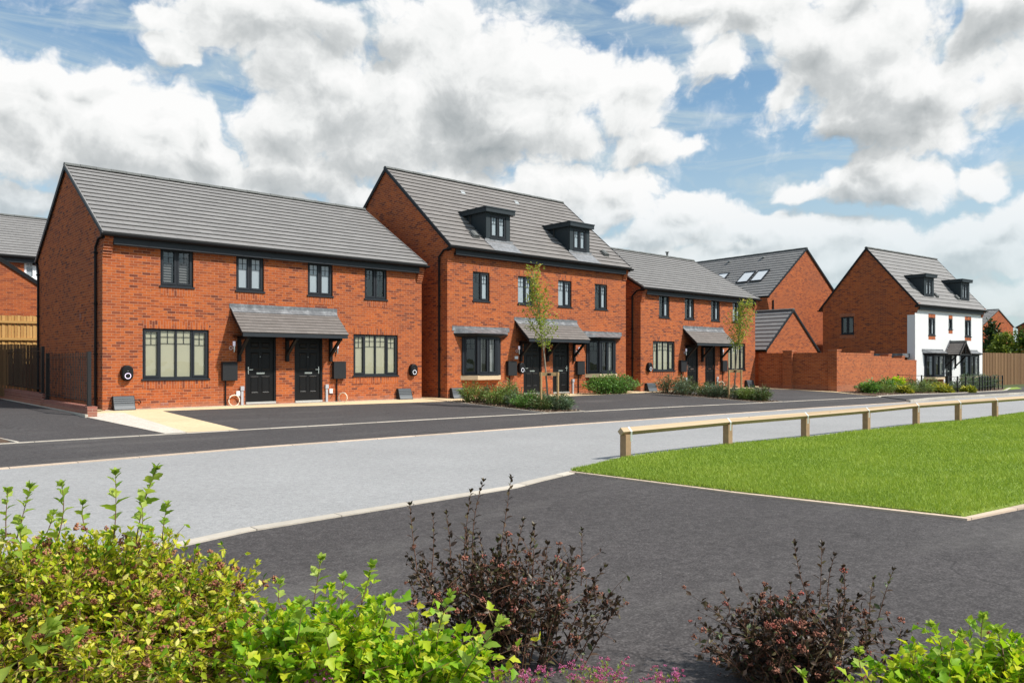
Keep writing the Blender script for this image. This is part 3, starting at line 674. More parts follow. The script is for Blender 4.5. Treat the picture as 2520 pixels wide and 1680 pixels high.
def canopy(parent, x0, x1, zt, zf, proj, brackets, tile='small_tile', x0f=None, x1f=None):
    rf = sloped_roof('porch_canopy', tile, parent, x0, x1, -proj, zf + .12, 0.0, zt - .02, .145, .02)
    f = MB(); f.box(x0 + .03, x1 - .03, -proj + .01, -proj + .045, zf, zf + .125); f.build('fascia', 'anthracite_board', rf)
    sf = MB(); sf.box(x0 + .05, x1 - .05, -proj + .046, -.005, zf + .02, zf + .035); sf.build('soffit', 'black_plastic', rf)
    for xx in (x0 + .02, x1 - .045):
        b = MB(); pz = (zt - zf - .14) / proj
        b.prism([(-proj + .046, zf), (-proj + .046, zf + .11), (-.004, zt - .05), (-.004, zt - .2)], xx, xx + .025, 'x'); b.build('bargeboard', 'black_plastic', rf)
    l = MB(); pit = (zt - zf - .14) / proj
    l.box(x0 - .04, x1 + .05, -.012, -.002, zt - .01, zt + .13)
    l.face([(x0 + .01, -.16, zt - .02 - .16 * pit + .034), (x1 - .01, -.16, zt - .02 - .16 * pit + .034), (x1 + .03, -.012, zt + .02), (x0 - .02, -.012, zt + .02)])
    l.build('flashing', 'lead', rf)
    for bx in brackets:
        g = MB(); zb = zt - 1.62
        g.box(bx - .05, bx + .05, -.095, -.002, zb, zf + .02); g.box(bx - .045, bx + .045, -proj * .86, -.096, zf - .075, zf + .019)
        g.bar((bx, -.07, zb + .22), (bx, -proj * .78, zf - .03), .085, .075); g.build('bracket', 'black_plastic', rf)
    return rf
def lead_bay_roof(parent, pts, x0, x1, zt, zb, proj):
    """flat lead roof over a bay: apron, top slope, moulded cornice; pts = plan of the bay"""
    mb = MB(); o1 = .26; a = [(x0, 0), (pts[1][0] - o1 * .6, -proj - .2), (pts[2][0] + o1 * .6, -proj - .2), (x1, 0)]
    top = [(x0 + .08, -.004), (pts[1][0] - .02, -proj + .02), (pts[2][0] + .02, -proj + .02), (x1 - .08, -.004)]
    zt2 = [zt - .02, zb + .19, zb + .19, zt - .02]
    for i in range(3):
        mb.face([(*a[i], zb + .14), (*a[i + 1], zb + .14), (*top[i + 1], zt2[i + 1]), (*top[i], zt2[i])])
    mb.face([(*top[0], zt2[0]), (*top[1], zt2[1]), (*top[2], zt2[2]), (*top[3], zt2[3])])
    mb.box(x0 - .06, x1 + .06, -.013, -.003, zt - .15, zt + .03)
    mb.box(x0 + (x1 - x0) * .45, x0 + (x1 - x0) * .455, -.016, -.004, zt - .15, zt + .03)
    o = mb.build('bay_roof', 'lead', parent)
    c = MB(); prev = a; zz = zb + .139
    for (ins, dz_) in ((.02, .05), (.07, .04), (.10, .05)):
        cx_ = (x0 + x1) / 2
        nxt = [(p_[0] + (ins if p_[0] < cx_ else -ins), min(0, p_[1] + (ins if p_[1] < -.01 else 0))) for p_ in prev]
        for i in range(3): c.face([(*nxt[i], zz - dz_), (*nxt[i + 1], zz - dz_), (*prev[i + 1], zz), (*prev[i], zz)])
        prev = nxt; zz -= dz_
    c.face([(*q_, zz) for q_ in prev[::-1]])
    c.build('cornice', 'anthracite', o)
    return o
def bay(parent, pts, zs, z0, z1, roof, styles=('dark', 'curtain', 'dark')):
    for i, (nl, st) in enumerate(zip((1, 2, 1), styles)):
        a, b = Vector(pts[i]), Vector(pts[i + 1]); d = (b - a); L = d.length; d /= L; n = Vector((d.y, -d.x))
        T = lambda p, a=a, d=d, n=n: (a.x + d.x * p[0] - n.x * (p[1] - .05), a.y + d.y * p[0] - n.y * (p[1] - .05), p[2])
        window(parent, .04, L - .04, z0, z1, nl, st, T, y=.05, sill=True, name='bay_window')
    for p_ in pts[1:3]:
        mb = MB(); mb.prism([(p_[0] - .05, p_[1] - .012), (p_[0] + .05, p_[1] - .012), (p_[0] + .05, p_[1] + .08), (p_[0] - .05, p_[1] + .08)], z0 + .05, z1, 'z'); mb.build('bay_corner_post', 'anthracite', parent)
    for p_, s in ((pts[0], 1), (pts[3], -1)):
        mb = MB(); mb.box(p_[0] - .05, p_[0] + .05, -.05, -.001, z0 + .05, z1); mb.build('bay_corner_post', 'anthracite', parent)
    sl_ = MB(); q = [(pts[0][0] - .1, -.001), (pts[1][0] - .07, pts[1][1] - .07), (pts[2][0] + .07, pts[2][1] - .07), (pts[3][0] + .1, -.001)]
    sl_.prism(q, zs, z0 - .001, 'z'); sl_.build('stone_sill', 'stone_sill', parent)
    lead_bay_roof(parent, pts, *roof)
def dormer(parent, xc, y0, zb, roofz, w, h, style='pale', tile_lift=.04, apron=True):
    """roofz(y) gives the slope; the box runs back until it meets it"""
    def yat(z):
        a, b = 0, 6
        for _ in range(40):
            m_ = (a + b) / 2
            if roofz(m_) < z: a = m_
            else: b = m_
        return a
    x0, x1 = xc - w / 2, xc + w / 2; zt = zb + h; yb = yat(zt) + .05
    mb = MB()
    wx0, wx1, wz0, wz1 = xc - w * .33, xc + w * .33, zb + h * .12, zt - .06
    T = lambda p: (p[0] + x0, p[1] + y0, p[2])
    g = MB(T); grid_wall(g, w, zb - .25, zt, [(wx0 - x0, wx1 - x0, wz0, wz1)], 0, .08)
    for i_, f_ in enumerate(g.f): mb.face([g.v[j] for j in f_])
    for xx, fl in ((x0, 1), (x1, 0)):
        q = [(xx, y0, zb - .25), (xx, yb, zt - .02), (xx, yb, zt), (xx, y0, zt)]
        mb.face(q[::-1] if not fl else [q[0], q[3], q[2], q[1]][::1] if False else q[::-1] if not fl else q)
    o = mb.build('dormer', 'dormer_grey', parent)
    c = MB(); c.box(x0 - .13, x1 + .13, y0 - .16, yat(zt + .2) + .1, zt + .001, zt + .15); c.box(x0 - .15, x1 + .15, y0 - .18, yat(zt + .2) + .1, zt + .151, zt + .21)
    c.build('dormer_roof', 'dormer_grey', o, bevel=.008)
    Tw = lambda p: (p[0], p[1] + y0, p[2])
    wdw = window(o, wx0, wx1, wz0, wz1, 2, style, Tw, y=.02)
    if apron:
        a = MB(); s = .52
        for i in range(3):
            u0, u1 = x0 - .06 + (w + .2) * i / 3, x0 - .06 + (w + .2) * (i + 1) / 3 - .004
            a.face([(u0 + .06, y0 - s, roofz(y0 - s) + .052), (u1 + .06, y0 - s, roofz(y0 - s) + .052), (u1, y0 + .01, roofz(y0) + .055), (u0, y0 + .01, roofz(y0) + .055)])
            a.face([(u0, y0 - .004, roofz(y0) + .05), (u1, y0 - .004, roofz(y0) + .05), (u1, y0 - .004, roofz(y0) + .13), (u0, y0 - .004, roofz(y0) + .13)])
        a.build('flashing', 'lead_bright' if apron is True else apron, o)
    return o
def roof_vent(parent, x, y, roofz, pitch):
    mb = MB(); a = math.atan(pitch); c, s = math.cos(a), math.sin(a)
    T = lambda p: (x + p[0], y + p[1] * c - p[2] * s, roofz(y) + p[1] * s + p[2] * c)
    mb.T = T; mb.box(-.16, .16, -.16, .22, .02, .06); mb.prism([(-.13, .06), (.13, .06), (.13, .11), (.08, .155), (-.08, .155), (-.13, .11)], -.13, .2, 'y')
    return mb.build('roof_vent', 'ridge_tile', parent)
def house(name, label, loc, rot, L, D, ze, zr, e=.25, o=.06, walls='brick', openings=(), soldiers=(), roof_mat='roof_tile', front_mat=None, zb=-.45, fascia=.22, corbels=True,
          gable_openings=(), downpipes=(), gauge=.31, gutter=True, group=None, cat='house', verge=None):
    h = empty(name, (loc[0], loc[1], 0), rot, label, cat, group)
    pit = (zr - .07 - ze) / (D / 2 + e); rz = lambda y: ze + (min(y, D - y) + e) * pit
    wt = rz(0) - .03
    w = MB()
    fw = MB() if front_mat else w
    grid_wall(fw, L, zb, wt, list(openings), 0, .12)
    for s in soldiers:
        if front_mat: sb = MB(); soldier(sb, *s); sb.build('soldier_course', walls, h)
        else: soldier(w, *s)
    def gable(x, sign, ops):
        P = lambda y, z: (x, y, z)
        T = (lambda p: (p[1], -p[0], p[2])) 
        lo = rz(0) - .03
        if sign < 0 and ops:
            g = MB(T); ops2 = [(-b, -a, c, d) for a, b, c, d in ops]
            xs = sorted({-D, 0.0, *[q for q_ in ops2 for q in q_[:2]]}); zs = sorted({zb, lo, *[q for q_ in ops2 for q in q_[2:]]})
            for i in range(len(xs) - 1):
                for j in range(len(zs) - 1):
                    xm, zm = (xs[i] + xs[i + 1]) / 2, (zs[j] + zs[j + 1]) / 2
                    if any(q[0] < xm < q[1] and q[2] < zm < q[3] for q in ops2): continue
                    pts = [(xs[i], 0, zs[j]), (xs[i + 1], 0, zs[j]), (xs[i + 1], 0, zs[j + 1]), (xs[i], 0, zs[j + 1])]
                    w.face([T(p_) for p_ in pts], uv=[(p_[0], p_[2]) for p_ in pts])
            for (a, b, c, d) in ops2:
                for q in ([(a, 0, c), (a, .1, c), (a, .1, d), (a, 0, d)], [(b, .1, c), (b, 0, c), (b, 0, d), (b, .1, d)], [(a, 0, d), (a, .1, d), (b, .1, d), (b, 0, d)]): w.face([T(p_) for p_ in q])
        else:
            q = [P(0, zb), P(D, zb), P(D, lo), P(0, lo)]; w.face(q[::-1] if sign < 0 else q, uv=[(p_[1], p_[2]) for p_ in (q[::-1] if sign < 0 else q)])
        q = [P(0, lo), P(D, lo), P(D / 2, rz(D / 2) - .03)]; q = q[::-1] if sign < 0 else q
        w.face(q, uv=[(p_[1], p_[2]) for p_ in q])
    gable(0, -1, list(gable_openings)); gable(L, 1, [])
    w.face([(L, D, zb), (0, D, zb), (0, D, wt), (L, D, wt)], uv=[(L, zb), (0, zb), (0, wt), (L, wt)])
    if corbels:
        for x0 in (0.0, L - .225):
            for i in range(8):
                pr = .028 * (i + 1)
                if corbels == 'front' or corbels is True:
                    w.box(x0 - (.003 if x0 == 0 else -.0), x0 + .225 + (.003 if x0 else 0), -pr, 0, wt - .64 - .1 + i * .075, wt - .64 - .1 + (i + 1) * .075 - (0 if i < 7 else 0), skip='+y')
    w.build('wall', walls, h)
    if front_mat: fw.build('front_wall', front_mat, h)
    rf = sloped_roof('roof', roof_mat, h, -o, L + o, -e, ze, D / 2, zr - .07, gauge)
    sloped_roof('rear_roof', roof_mat, h, -o, L + o, D + e, ze, D / 2, zr - .07, gauge)
    ridge_tiles(rf, -o - .01, L + o + .01, D / 2, zr - .02)
    for xx in (-o - .012, L + o - .012):
        v = MB()
        for (ya, za, yb_, zb_) in ((-e, ze, D / 2, zr - .07), (D + e, ze, D / 2, zr - .07)):
            v.prism([(ya, za - .02), (ya, za + .055), (yb_, zb_ + .055), (yb_, zb_ - .02)] if ya < yb_ else [(ya, za - .02), (yb_, zb_ - .02), (yb_, zb_ + .055), (ya, za + .055)], xx, xx + .024, 'x')
        v.build('verge', verge or roof_mat, rf)
        bb = MB(); x1 = xx + .004
        for (ya, za, yb_, zb_) in ((-e, ze, D / 2, zr - .07), (D + e, ze, D / 2, zr - .07)):
            bb.prism([(ya, za - .12), (ya, za - .021), (yb_, zb_ - .021), (yb_, zb_ - .12)] if ya < yb_ else [(ya, za - .12), (yb_, zb_ - .12), (yb_, zb_ - .021), (ya, za - .021)], x1, x1 + .016, 'x')
        bb.build('bargeboard', 'black_plastic', rf)
    if gutter:
        f = MB(); zf = ze - .07
        f.box(.23 if corbels else .0, L - .23 if corbels else L, -e + .06, -e + .085, zf - fascia, zf); f.box(.231, L - .231, -e + .086, -.001, zf - fascia, zf - fascia + .02)
        f.build('fascia', 'anthracite_board', h)
        gt = MB(); n = 8
        yc, zc, r = -e - .035, ze - .035, .07
        arc = [(yc + r * math.cos(t), zc + r * math.sin(t)) for t in [math.pi + math.pi * j / n for j in range(n + 1)]]
        gt.prism(arc + [(yc + r, zc + .01), (yc - r, zc + .01)], -o - .06, L + o + .06, 'x')
        for i in range(int(L / .9) + 1):
            xx = .3 + i * .9
            if xx < L: gt.prism([(p_[0], p_[1] - .012) for p_ in arc], xx, xx + .035, 'x')
        g_ = gt.build('gutter', 'black_plastic', h)
        rg = MB(); yc2 = D + e + .035
        rg.prism([(2 * (D / 2) - p_[0], p_[1]) for p_ in arc][::-1] + [(yc2 - r, zc + .01), (yc2 + r, zc + .01)][::1], -o - .06, L + o + .06, 'x'); rg.build('gutter', 'black_plastic', h)
        for xx in (-.02, L - .0):     # boxed eave ends
            be = MB(); be.box(xx - .0, xx + .02, -e + .02, 0, ze - .16, ze - .02); be.build('eave_box', 'black_plastic', h)
    for (x, y, z0) in downpipes:
        d = MB(); zt = ze - .09; r = .036
        d.tube([(x, y, z0), (x, y, zt - .25)], r, 10)
        yy = -e if y < D / 2 else D + e
        d.tube([(x, y, zt - .25), (x, y * .6 + yy * .4, zt - .03), (x, yy, zt)], r, 10)
        for zz in (z0 + .35, z0 + (zt - z0) * .33, z0 + (zt - z0) * .62, zt - .4): d.box(x - .055, x + .055, y - .055, y + .055, zz, zz + .03)
        d.build('downpipe', 'black_plastic', h, smooth=False)
    h_rz = rz
    return h, rz, pit

# ------------------------------------------------------------------ the houses
def W2(p, **kw): return dict(p=p, **kw)
# left pair of homes
L1, D1 = 10.54, 8.02
up1 = [(1.5, 2.42, 3.44, 4.56, 'reflected_roof'), (3.69, 4.57, 3.44, 4.56, 'pale'), (6.05, 6.95, 3.44, 4.56, 'pale'), (8.17, 9.06, 3.44, 4.56, 'dark')]
gw1 = [(1.02, 2.87, .79, 2.26), (7.73, 9.52, .81, 2.26)]
dr1 = [(3.97, 4.97, .03, 2.13), (5.59, 6.58, .02, 2.13)]
ops = [u[:4] for u in up1] + gw1 + dr1
sold = [(u[0], u[1], u[2] - .235, u[2] - .01) for u in up1] + [(g[0], g[1], g[2] - .225, g[2] - .005) for g in gw1] + [(g[0], g[1], g[3] + .003, g[3] + .225) for g in gw1]
h1, rz1, pit1 = house('brick_house', 'two storey brick pair of homes with plain grey roof beside the black railings', (0, 0), 0, L1, D1, 4.80, 7.46, openings=ops, soldiers=sold,
                      downpipes=[(-.05, .5, -.05), (-.05, D1 - .2, -.1)])
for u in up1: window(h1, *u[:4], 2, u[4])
for g in gw1: window(h1, *g, 4, 'cream', opens={0, 3})
door(h1, *dr1[0], True); door(h1, *dr1[1], False)
canopy(h1, 3.52, 7.06, 2.95, 2.07, .85, (3.77, 5.32, 6.85))
for xa in (1.5, 7.9, 8.95):
    ab = MB(); ab.box(xa, xa + .22, -.006, 0, .09, .16); ab.build('air_brick', 'brick_retaining', h1)
gv = MB(); gv.box(-.012, 0, 2.2, 2.4, 2.55, 2.75); gv.build('air_brick', 'brick_retaining', h1)
# middle, three storey pair with dormers
X2, Y2, L2, D2 = 11.34, -.48, 10.13, 8.09
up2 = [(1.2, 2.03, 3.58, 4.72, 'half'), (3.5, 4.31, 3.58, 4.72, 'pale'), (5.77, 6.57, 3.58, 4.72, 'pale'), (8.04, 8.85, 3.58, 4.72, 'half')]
dr2 = [(3.8, 4.82, .02, 2.12), (5.45, 6.44, .02, 2.12)]
bays2 = [[(.72, 0), (1.13, -.40), (2.10, -.40), (2.50, 0)], [(7.52, 0), (7.93, -.40), (8.90, -.40), (9.31, 0)]]
ops = [u[:4] for u in up2] + dr2 + [(b[0][0] + .05, b[3][0] - .05, .82, 2.28) for b in bays2]
sold = [(u[0], u[1], u[2] - .235, u[2] - .01) for u in up2] + [(u[0], u[1], u[3] + .003, u[3] + .225) for u in up2]
h2, rz2, pit2 = house('brick_house', 'taller brick pair of homes with two dark roof dormers and two bay windows', (X2, Y2), 0, L2, D2, 5.53, 9.19, e=.28, openings=ops, soldiers=sold,
                      roof_mat='roof_tile_brown', verge='anthracite', downpipes=[(-.05, .44, -.05)])
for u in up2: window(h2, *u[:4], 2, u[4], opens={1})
door(h2, *dr2[0], True); door(h2, *dr2[1], False)
canopy(h2, 3.34, 6.86, 2.96, 2.11, .8, (3.62, 5.1, 6.68), 'small_tile')
bay(h2, bays2[0], .655, .82, 2.26, (.28, 2.98, 2.62, 2.24, .40)); bay(h2, bays2[1], .655, .82, 2.26, (7.1, 9.78, 2.62, 2.24, .40))
for xc in (2.66, 7.32): dormer(h2, xc, .22, 5.95, rz2, 1.24, 1.13)
roof_vent(h2, 1.62, .42, rz2, pit2); roof_vent(h2, 9.15, .42, rz2, pit2)
for xx in (3.2, 6.3):
    rt = MB(); rt.prism([(xx, 3.2), (xx + .22, 3.2), (xx + .3, 3.4), (xx + .08, 3.4)], 0, .01, 'z')
    T = lambda p: (p[0], p[1], rz2(p[1]) + .034 + p[2]); rt.v = [T(v_) for v_ in rt.v]; rt.build('roof_vent', 'galvanised', h2)
pl = MB(); pl.box(3.32, 3.5, -.012, -.001, 1.44, 1.55); pl.build('plaque', 'white_pvc', h2)
# third pair
X3, Y3, L3, D3 = 22.12, -.81, 9.83, 8.0
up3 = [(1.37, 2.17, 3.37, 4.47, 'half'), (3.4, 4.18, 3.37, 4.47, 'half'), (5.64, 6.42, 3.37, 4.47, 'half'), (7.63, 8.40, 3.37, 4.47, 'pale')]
gw3 = [(.9, 2.58, .87, 2.3), (7.19, 8.84, .87, 2.3)]
dr3 = [(3.6, 4.52, .05, 2.13), (5.12, 6.02, .05, 2.13)]
ops = [u[:4] for u in up3] + gw3 + dr3
sold = [(u[0], u[1], u[2] - .235, u[2] - .01) for u in up3] + [(g[0], g[1], g[2] - .225, g[2] - .005) for g in gw3] + [(g[0], g[1], g[3] + .003, g[3] + .225) for g in gw3]
h3, rz3, pit3 = house('brick_house', 'lower brick pair of homes right of the dormered house, beside the garden wall', (X3, Y3), 0, L3, D3, 4.70, 7.22, openings=ops, soldiers=sold, downpipes=[(-.05, .45, -.05)])
for u in up3: window(h3, *u[:4], 2, u[4], opens={1})
for g in gw3: window(h3, *g, 4, 'cream', opens={0, 3})
door(h3, *dr3[0], True); door(h3, *dr3[1], False)
canopy(h3, 3.27, 6.70, 2.95, 2.11, .8, (3.5, 4.82, 6.5))
tp = MB(); tp.tube([(7.4, D3 / 2, 7.15), (7.4, D3 / 2, 7.42)], .06, 8); tp.tube([(7.4, D3 / 2, 7.42), (7.4, D3 / 2, 7.46)], .11, 8); tp.build('ridge_vent', 'ridge_tile', h3)
# gable fronted house behind, with roof windows
A5 = R(-5.5)
h4, rz4, pit4 = house('brick_house', 'brick house behind the garden wall showing a blank gable and three roof windows', (51.51, 3.66), A5 + R(90), 11.5, 8.7, 5.84, 9.56, walls='brick_far', zb=-1, verge='anthracite', corbels=False, o=.08, gauge=.33)
def velux(parent, x, y, w, hgt, D, rz, pit):
    a = math.atan(pit); c, s = math.cos(a), math.sin(a)
    T = lambda p: (x + p[0], D - (y + p[1] * c - p[2] * s), rz(y) + p[1] * s + p[2] * c)
    f = MB(T); t = .07
    for b in ((0, w, 0, t), (0, w, hgt - t, hgt), (0, t, t, hgt - t), (w - t, w, t, hgt - t)): f.box(b[0], b[1], b[2], b[3], .03, .12)
    o = f.build('roof_window', 'anthracite', parent); g = MB(T); g.face([(t, t, .09), (t, hgt - t, .09), (w - t, hgt - t, .09), (w - t, t, .09)]); g.build('pane', 'roof_blind', o)
for xx in (1.55, 2.75, 5.2): velux(h4, xx, 1.3 if xx < 5 else 1.75, 1.0, 1.35 if xx < 5 else 1.0, 8.7, rz4, pit4)
for xx in (3.1, 6.2):
    rt = MB(); rt.box(xx, xx + .25, 4.8, 5.0, rz4(3.8) + .1, rz4(3.8) + .13); rt.build('roof_vent', 'galvanised', h4)
cb = MB()
for i in range(6): cb.box(-.02 - .0, .4 + .2, 8.7 - .0, 8.7 + .05 * (i + 1), 5.84 - 1.0 + i * .15, 5.84 - 1.0 + (i + 1) * .15)
cb.build('corbel', 'brick_far', h4)
wp = MB(); wp.tube([(-.06, 8.35, -.5), (-.06, 8.35, 5.6)], .05, 8); wp.build('downpipe', 'black_plastic', h4)
fl = MB(); fl.tube([(-.25, 6.6, 4.85), (0, 6.6, 4.85)], .07, 8); fl.build('flue_vent', 'grey_pvc', h4)
ww = MB(); ww.box(-1.0, -.9, 11.2, 11.9, 3.0, 3.9)
# small brick garage in front of it
hg, rzg, pitg = house('brick_garage', 'small gabled brick garage peeping over the long garden wall', (38.9, -.86), A5 + R(90), 5.2, 5.0, 2.0, 4.42, walls='brick_far', zb=-1, verge='anthracite', corbels=False, o=.05, e=.15, gauge=.36, cat='garage')
# white rendered house at the end of the row
S5 = 1.0426
def z5(z): return 1.3066 + (z - 1.3066) * S5
X5, Y5, L5, D5 = 45.15, -4.09, 9.58, 6.25
w5 = [(1.75, 2.68, 3.00, 4.17, 'half'), (4.51, 5.08, 3.44, 4.18, 'dark'), (6.87, 7.84, 3.01, 4.18, 'half')]
bays5 = [[(1.25, 0), (1.68, -.42), (2.95, -.42), (3.38, 0)], [(6.30, 0), (6.73, -.42), (8.0, -.42), (8.43, 0)]]
dr5 = (4.1, 5.02, -.2, 1.88)
ops = [w_[:4] for w_ in w5] + [dr5] + [(b[0][0] + .05, b[3][0] - .05, .38, 1.78) for b in bays5]
sold = [(a, b, c - .24, c - .005) for a, b, c, d, _ in w5] + [(a, b, d + .003, d + .24) for a, b, c, d, _ in w5]
h5, rz5, pit5 = house('rendered_house', 'white rendered house at the end of the row with brick side gable and two dormers', (X5, Y5), A5, L5, D5, 4.90, 8.87, openings=ops, soldiers=sold, front_mat='render_white',
                      zb=-.8, verge='anthracite', gable_openings=[(4.0, 4.92, 3.15, 4.36)], gauge=.36, e=.25)
for a, b, c, d, st in w5: window(h5, a, b, c, d, 2 if b - a > .7 else 1, st)
rr = MB(); rr.box(-.012, .0, -.012, .47, -.8, 4.28, skip='+x'); rr.box(-.012, .24, -.012, -.001, -.8, 4.27, skip='+y'); rr.build('render_return', 'render_white', h5)
door(h5, *dr5, True)
for b in bays5: bay(h5, b, .22, .38, 1.78, (b[0][0] - .3, b[3][0] + .3, 2.12, 1.76, .42), ('half', 'curtain', 'dark'))
bp_ = MB()
for b in bays5: bp_.prism([(b[0][0] + .02, -.002), (b[1][0] + .01, -.40), (b[2][0] - .01, -.40), (b[3][0] - .02, -.002)], -.8, .219, 'z')
bp_.build('bay_plinth', 'brick_garden', h5)
Tg = lambda p: (p[1], -p[0], p[2])
window(h5, -4.92, -4.0, 3.15, 4.36, 2, 'dark', Tg, bars=False)
gs = MB(Tg); gs.box(-5.0, -3.92, -.006, 0, 2.92, 3.14, rot=True); gs.box(-5.0, -3.92, -.006, 0, 4.365, 4.59, rot=True); gs.build('soldier_course', 'brick', h5)
for xc in (2.38, 7.53): dormer(h5, xc, .25, 5.42, rz5, 1.3, 1.34, 'pale', apron=False)
roof_vent(h5, 3.55, .38, rz5, pit5); roof_vent(h5, 6.55, .38, rz5, pit5)
# its little gabled porch: two small slopes with the ridge running out from the wall
pr = MB(); pc, pw, pp = 4.72, .80, 1.0; ze_, zr_ = 1.82, 2.66
for s in (-1, 1):
    n = 6
    for i in range(n):
        a, b = i / n, (i + 1) / n
        f0 = lambda t, l: (pc + s * pw * (1 - t), zr_ - (zr_ - ze_) * (1 - t) + l)
        A_, B_ = f0(a, .03), f0(b, .006); A0 = f0(a, -.03)
        q = [(A_[0], -pp, A_[1]), (A_[0], 0, A_[1]), (B_[0], 0, B_[1]), (B_[0], -pp, B_[1])]
        q2 = [(A0[0], -pp, A0[1]), (A0[0], 0, A0[1]), (A_[0], 0, A_[1]), (A_[0], -pp, A_[1])]
        uu = [(0, a * .84 + .005), (pp, a * .84 + .005), (pp, b * .84 - .005), (0, b * .84 - .005)]
        pr.face(q if s > 0 else q[::-1], uu if s > 0 else uu[::-1]); pr.face(q2 if s > 0 else q2[::-1], [(0, 0)] * 4)
        q3 = [(f0(a, -.06)[0], -pp + .002, f0(a, -.06)[1]), (f0(b, -.06)[0], -pp + .002, f0(b, -.06)[1]), (B_[0], -pp + .002, B_[1]), (A_[0], -pp + .002, A_[1])]
        pr.face(q3 if s < 0 else q3[::-1], [(0, 0)] * 4)
prf = pr.build('porch_roof', 'small_tile', h5)
rg_ = MB(); rg_.tube([(pc, -pp - .03, zr_ + .0), (pc, .0, zr_ + .0)], .075, 8); rg_.build('ridge', 'ridge_tile', prf)
tr_ = MB()
for s in (-1, 1):
    tr_.bar((pc + s * pw, -pp + .05, ze_ - .03), (pc, -pp + .05, zr_ - .05), .05, .12); tr_.bar((pc + s * (pw - .12), -pp + .2, 1.78), (pc + s * (pw - .12), -.01, 1.78), .08)
    tr_.bar((pc + s * (pw - .12), -.05, 1.05), (pc + s * (pw - .12), -.7, 1.72), .07); tr_.bar((pc + s * (pw - .12), -.05, .9), (pc + s * (pw - .12), -.05, 1.78), .08)
tr_.bar((pc - pw + .1, -pp + .06, 1.80), (pc + pw - .1, -pp + .06, 1.80), .06, .09); tr_.bar((pc, -pp + .06, 1.84), (pc, -pp + .06, 2.55), .06)
tr_.build('porch_frame', 'black_plastic', prf)
lf = MB()
for s in (-1, 1): lf.bar((pc + s * (pw + .05), -.02, ze_ - .02), (pc, -.02, zr_ + .06), .04, .16)
lf.build('flashing', 'lead', prf)
# side lean-to roof edge seen above the stepped wall
lt = MB(); lt.box(-.9, -.02, .35, 4.6, 1.75, 1.80); lt.box(-.95, -.9, .3, 4.65, 1.62, 1.86); lt.box(-.95, -.02, .30, .35, 1.62, 1.86); lt.build('side_canopy', 'lead', h5)
# house beyond the left fences
h0, rz0, pit0 = house('brick_house', 'brick house behind the timber fence at far left with a white framed window', (-9, 17.1), 0, 14, 8, 6.0, 8.45, openings=[(10.15, 10.95, 5.0, 5.95), (6.2, 7.2, 5.0, 5.95)], corbels=False, walls='brick_far', zb=0, gauge=.30,
                      soldiers=[(10.15, 10.95, 4.77, 4.99)])
window(h0, 10.15, 10.95, 5.0, 5.95, 2, 'pale', frame='white_pvc'); window(h0, 6.2, 7.2, 5.0, 5.95, 2, 'pale', frame='white_pvc')
hl, _, _ = house('brick_garage', 'brick garage with a black roof verge at far left in front of the other house', (2.0, 12.4), R(90), 4.4, 8.0, 3.5, 6.4, walls='brick_far', corbels=False, zb=0, o=.05, cat='garage', gutter=False, verge='black_plastic')
# far homes on the right
for i, (x, y, rot, L, D, ze, zr, lab) in enumerate(((113.2, 8.68, R(84), 12, 9.0, 6.0, 8.25, 'distant brick house with pale grey roof beyond the trees at the right'),
                                                    (102.47, -3.96, R(12), 10, 9.0, 5.45, 8.5, 'distant brick gable half hidden by trees at the right edge of the photo'))):
    hf, _, _ = house('brick_house', lab, (x, y), rot, L, D, ze, zr, walls='brick_far', corbels=False, zb=-1, gauge=.5, gutter=False)
    wf = window(hf, -6.0, -5.2, 3.6, 4.6, 2, 'dark', lambda p: (p[1] - .08, -p[0], p[2]), bars=False)
# ------------------------------------------------------------------ fittings on and by the fronts
def charger(x, y, z, label, ring='purple_ring'):
    root = empty('car_charger', (x, y, z), 0, label, 'car charger', 'black wall chargers on the house fronts')
    w, hh = .155, .22
    def outline(k_, n=10):
        r = w * k_; c = hh - w
        a = [(r * math.cos(t), c + r * math.sin(t)) for t in [math.pi * j / n for j in range(n + 1)]]
        return a + [(-p_[0], -p_[1]) for p_ in a]
    b = MB(); lay = [(1.0, -.001), (1.0, -.10), (.93, -.135), (.80, -.15)]
    for (k0, y0), (k1, y1) in zip(lay, lay[1:]):
        A, B = outline(k0), outline(k1)
        for i in range(len(A)):
            j = (i + 1) % len(A); b.face([(A[i][0], y0, A[i][1]), (A[i][0] if False else B[i][0], y1, B[i][1]), (B[j][0], y1, B[j][1]), (A[j][0], y0, A[j][1])][::-1])
    b.face([(p_[0], -.15, p_[1]) for p_ in outline(.80)][::-1])
    b.build('case', 'black_plastic', root)
    r = MB(); n = 28
    for i in range(n):
        t0, t1 = 2 * math.pi * i / n, 2 * math.pi * (i + 1) / n; zc = -.075
        q = [(.066 * math.cos(t0), -.154, zc + .066 * math.sin(t0)), (.066 * math.cos(t1), -.154, zc + .066 * math.sin(t1)), (.080 * math.cos(t1), -.154, zc + .080 * math.sin(t1)), (.080 * math.cos(t0), -.154, zc + .080 * math.sin(t0))]
        r.face(q)
    r.build('light_ring', ring, root)
    for_c = MB(); for_c.tube([(0, -.1505, -.075), (0, -.1532, -.075)], .060, 20); for_c.build('button', 'black_plastic', root)
    l = MB(); l.box(-.011, .011, -.1535, -.1505, .055, .064); l.build('badge', 'grey_pvc', root)
charger(.60, 0, 1.01, 'black oval charger with lit purple ring by the corner downpipe of the railing-side house')
charger(10.13, 0, 1.03, 'black oval charger at the right hand corner of the plain roofed pair', 'white_ring')
charger(X2 + 3.62, Y2, 1.08, 'black oval charger squeezed between meter cupboard and black door', 'white_ring')
charger(X3 + .56, Y3, 1.08, 'small black oval charger left of the low pair window with cream blind', 'white_ring')
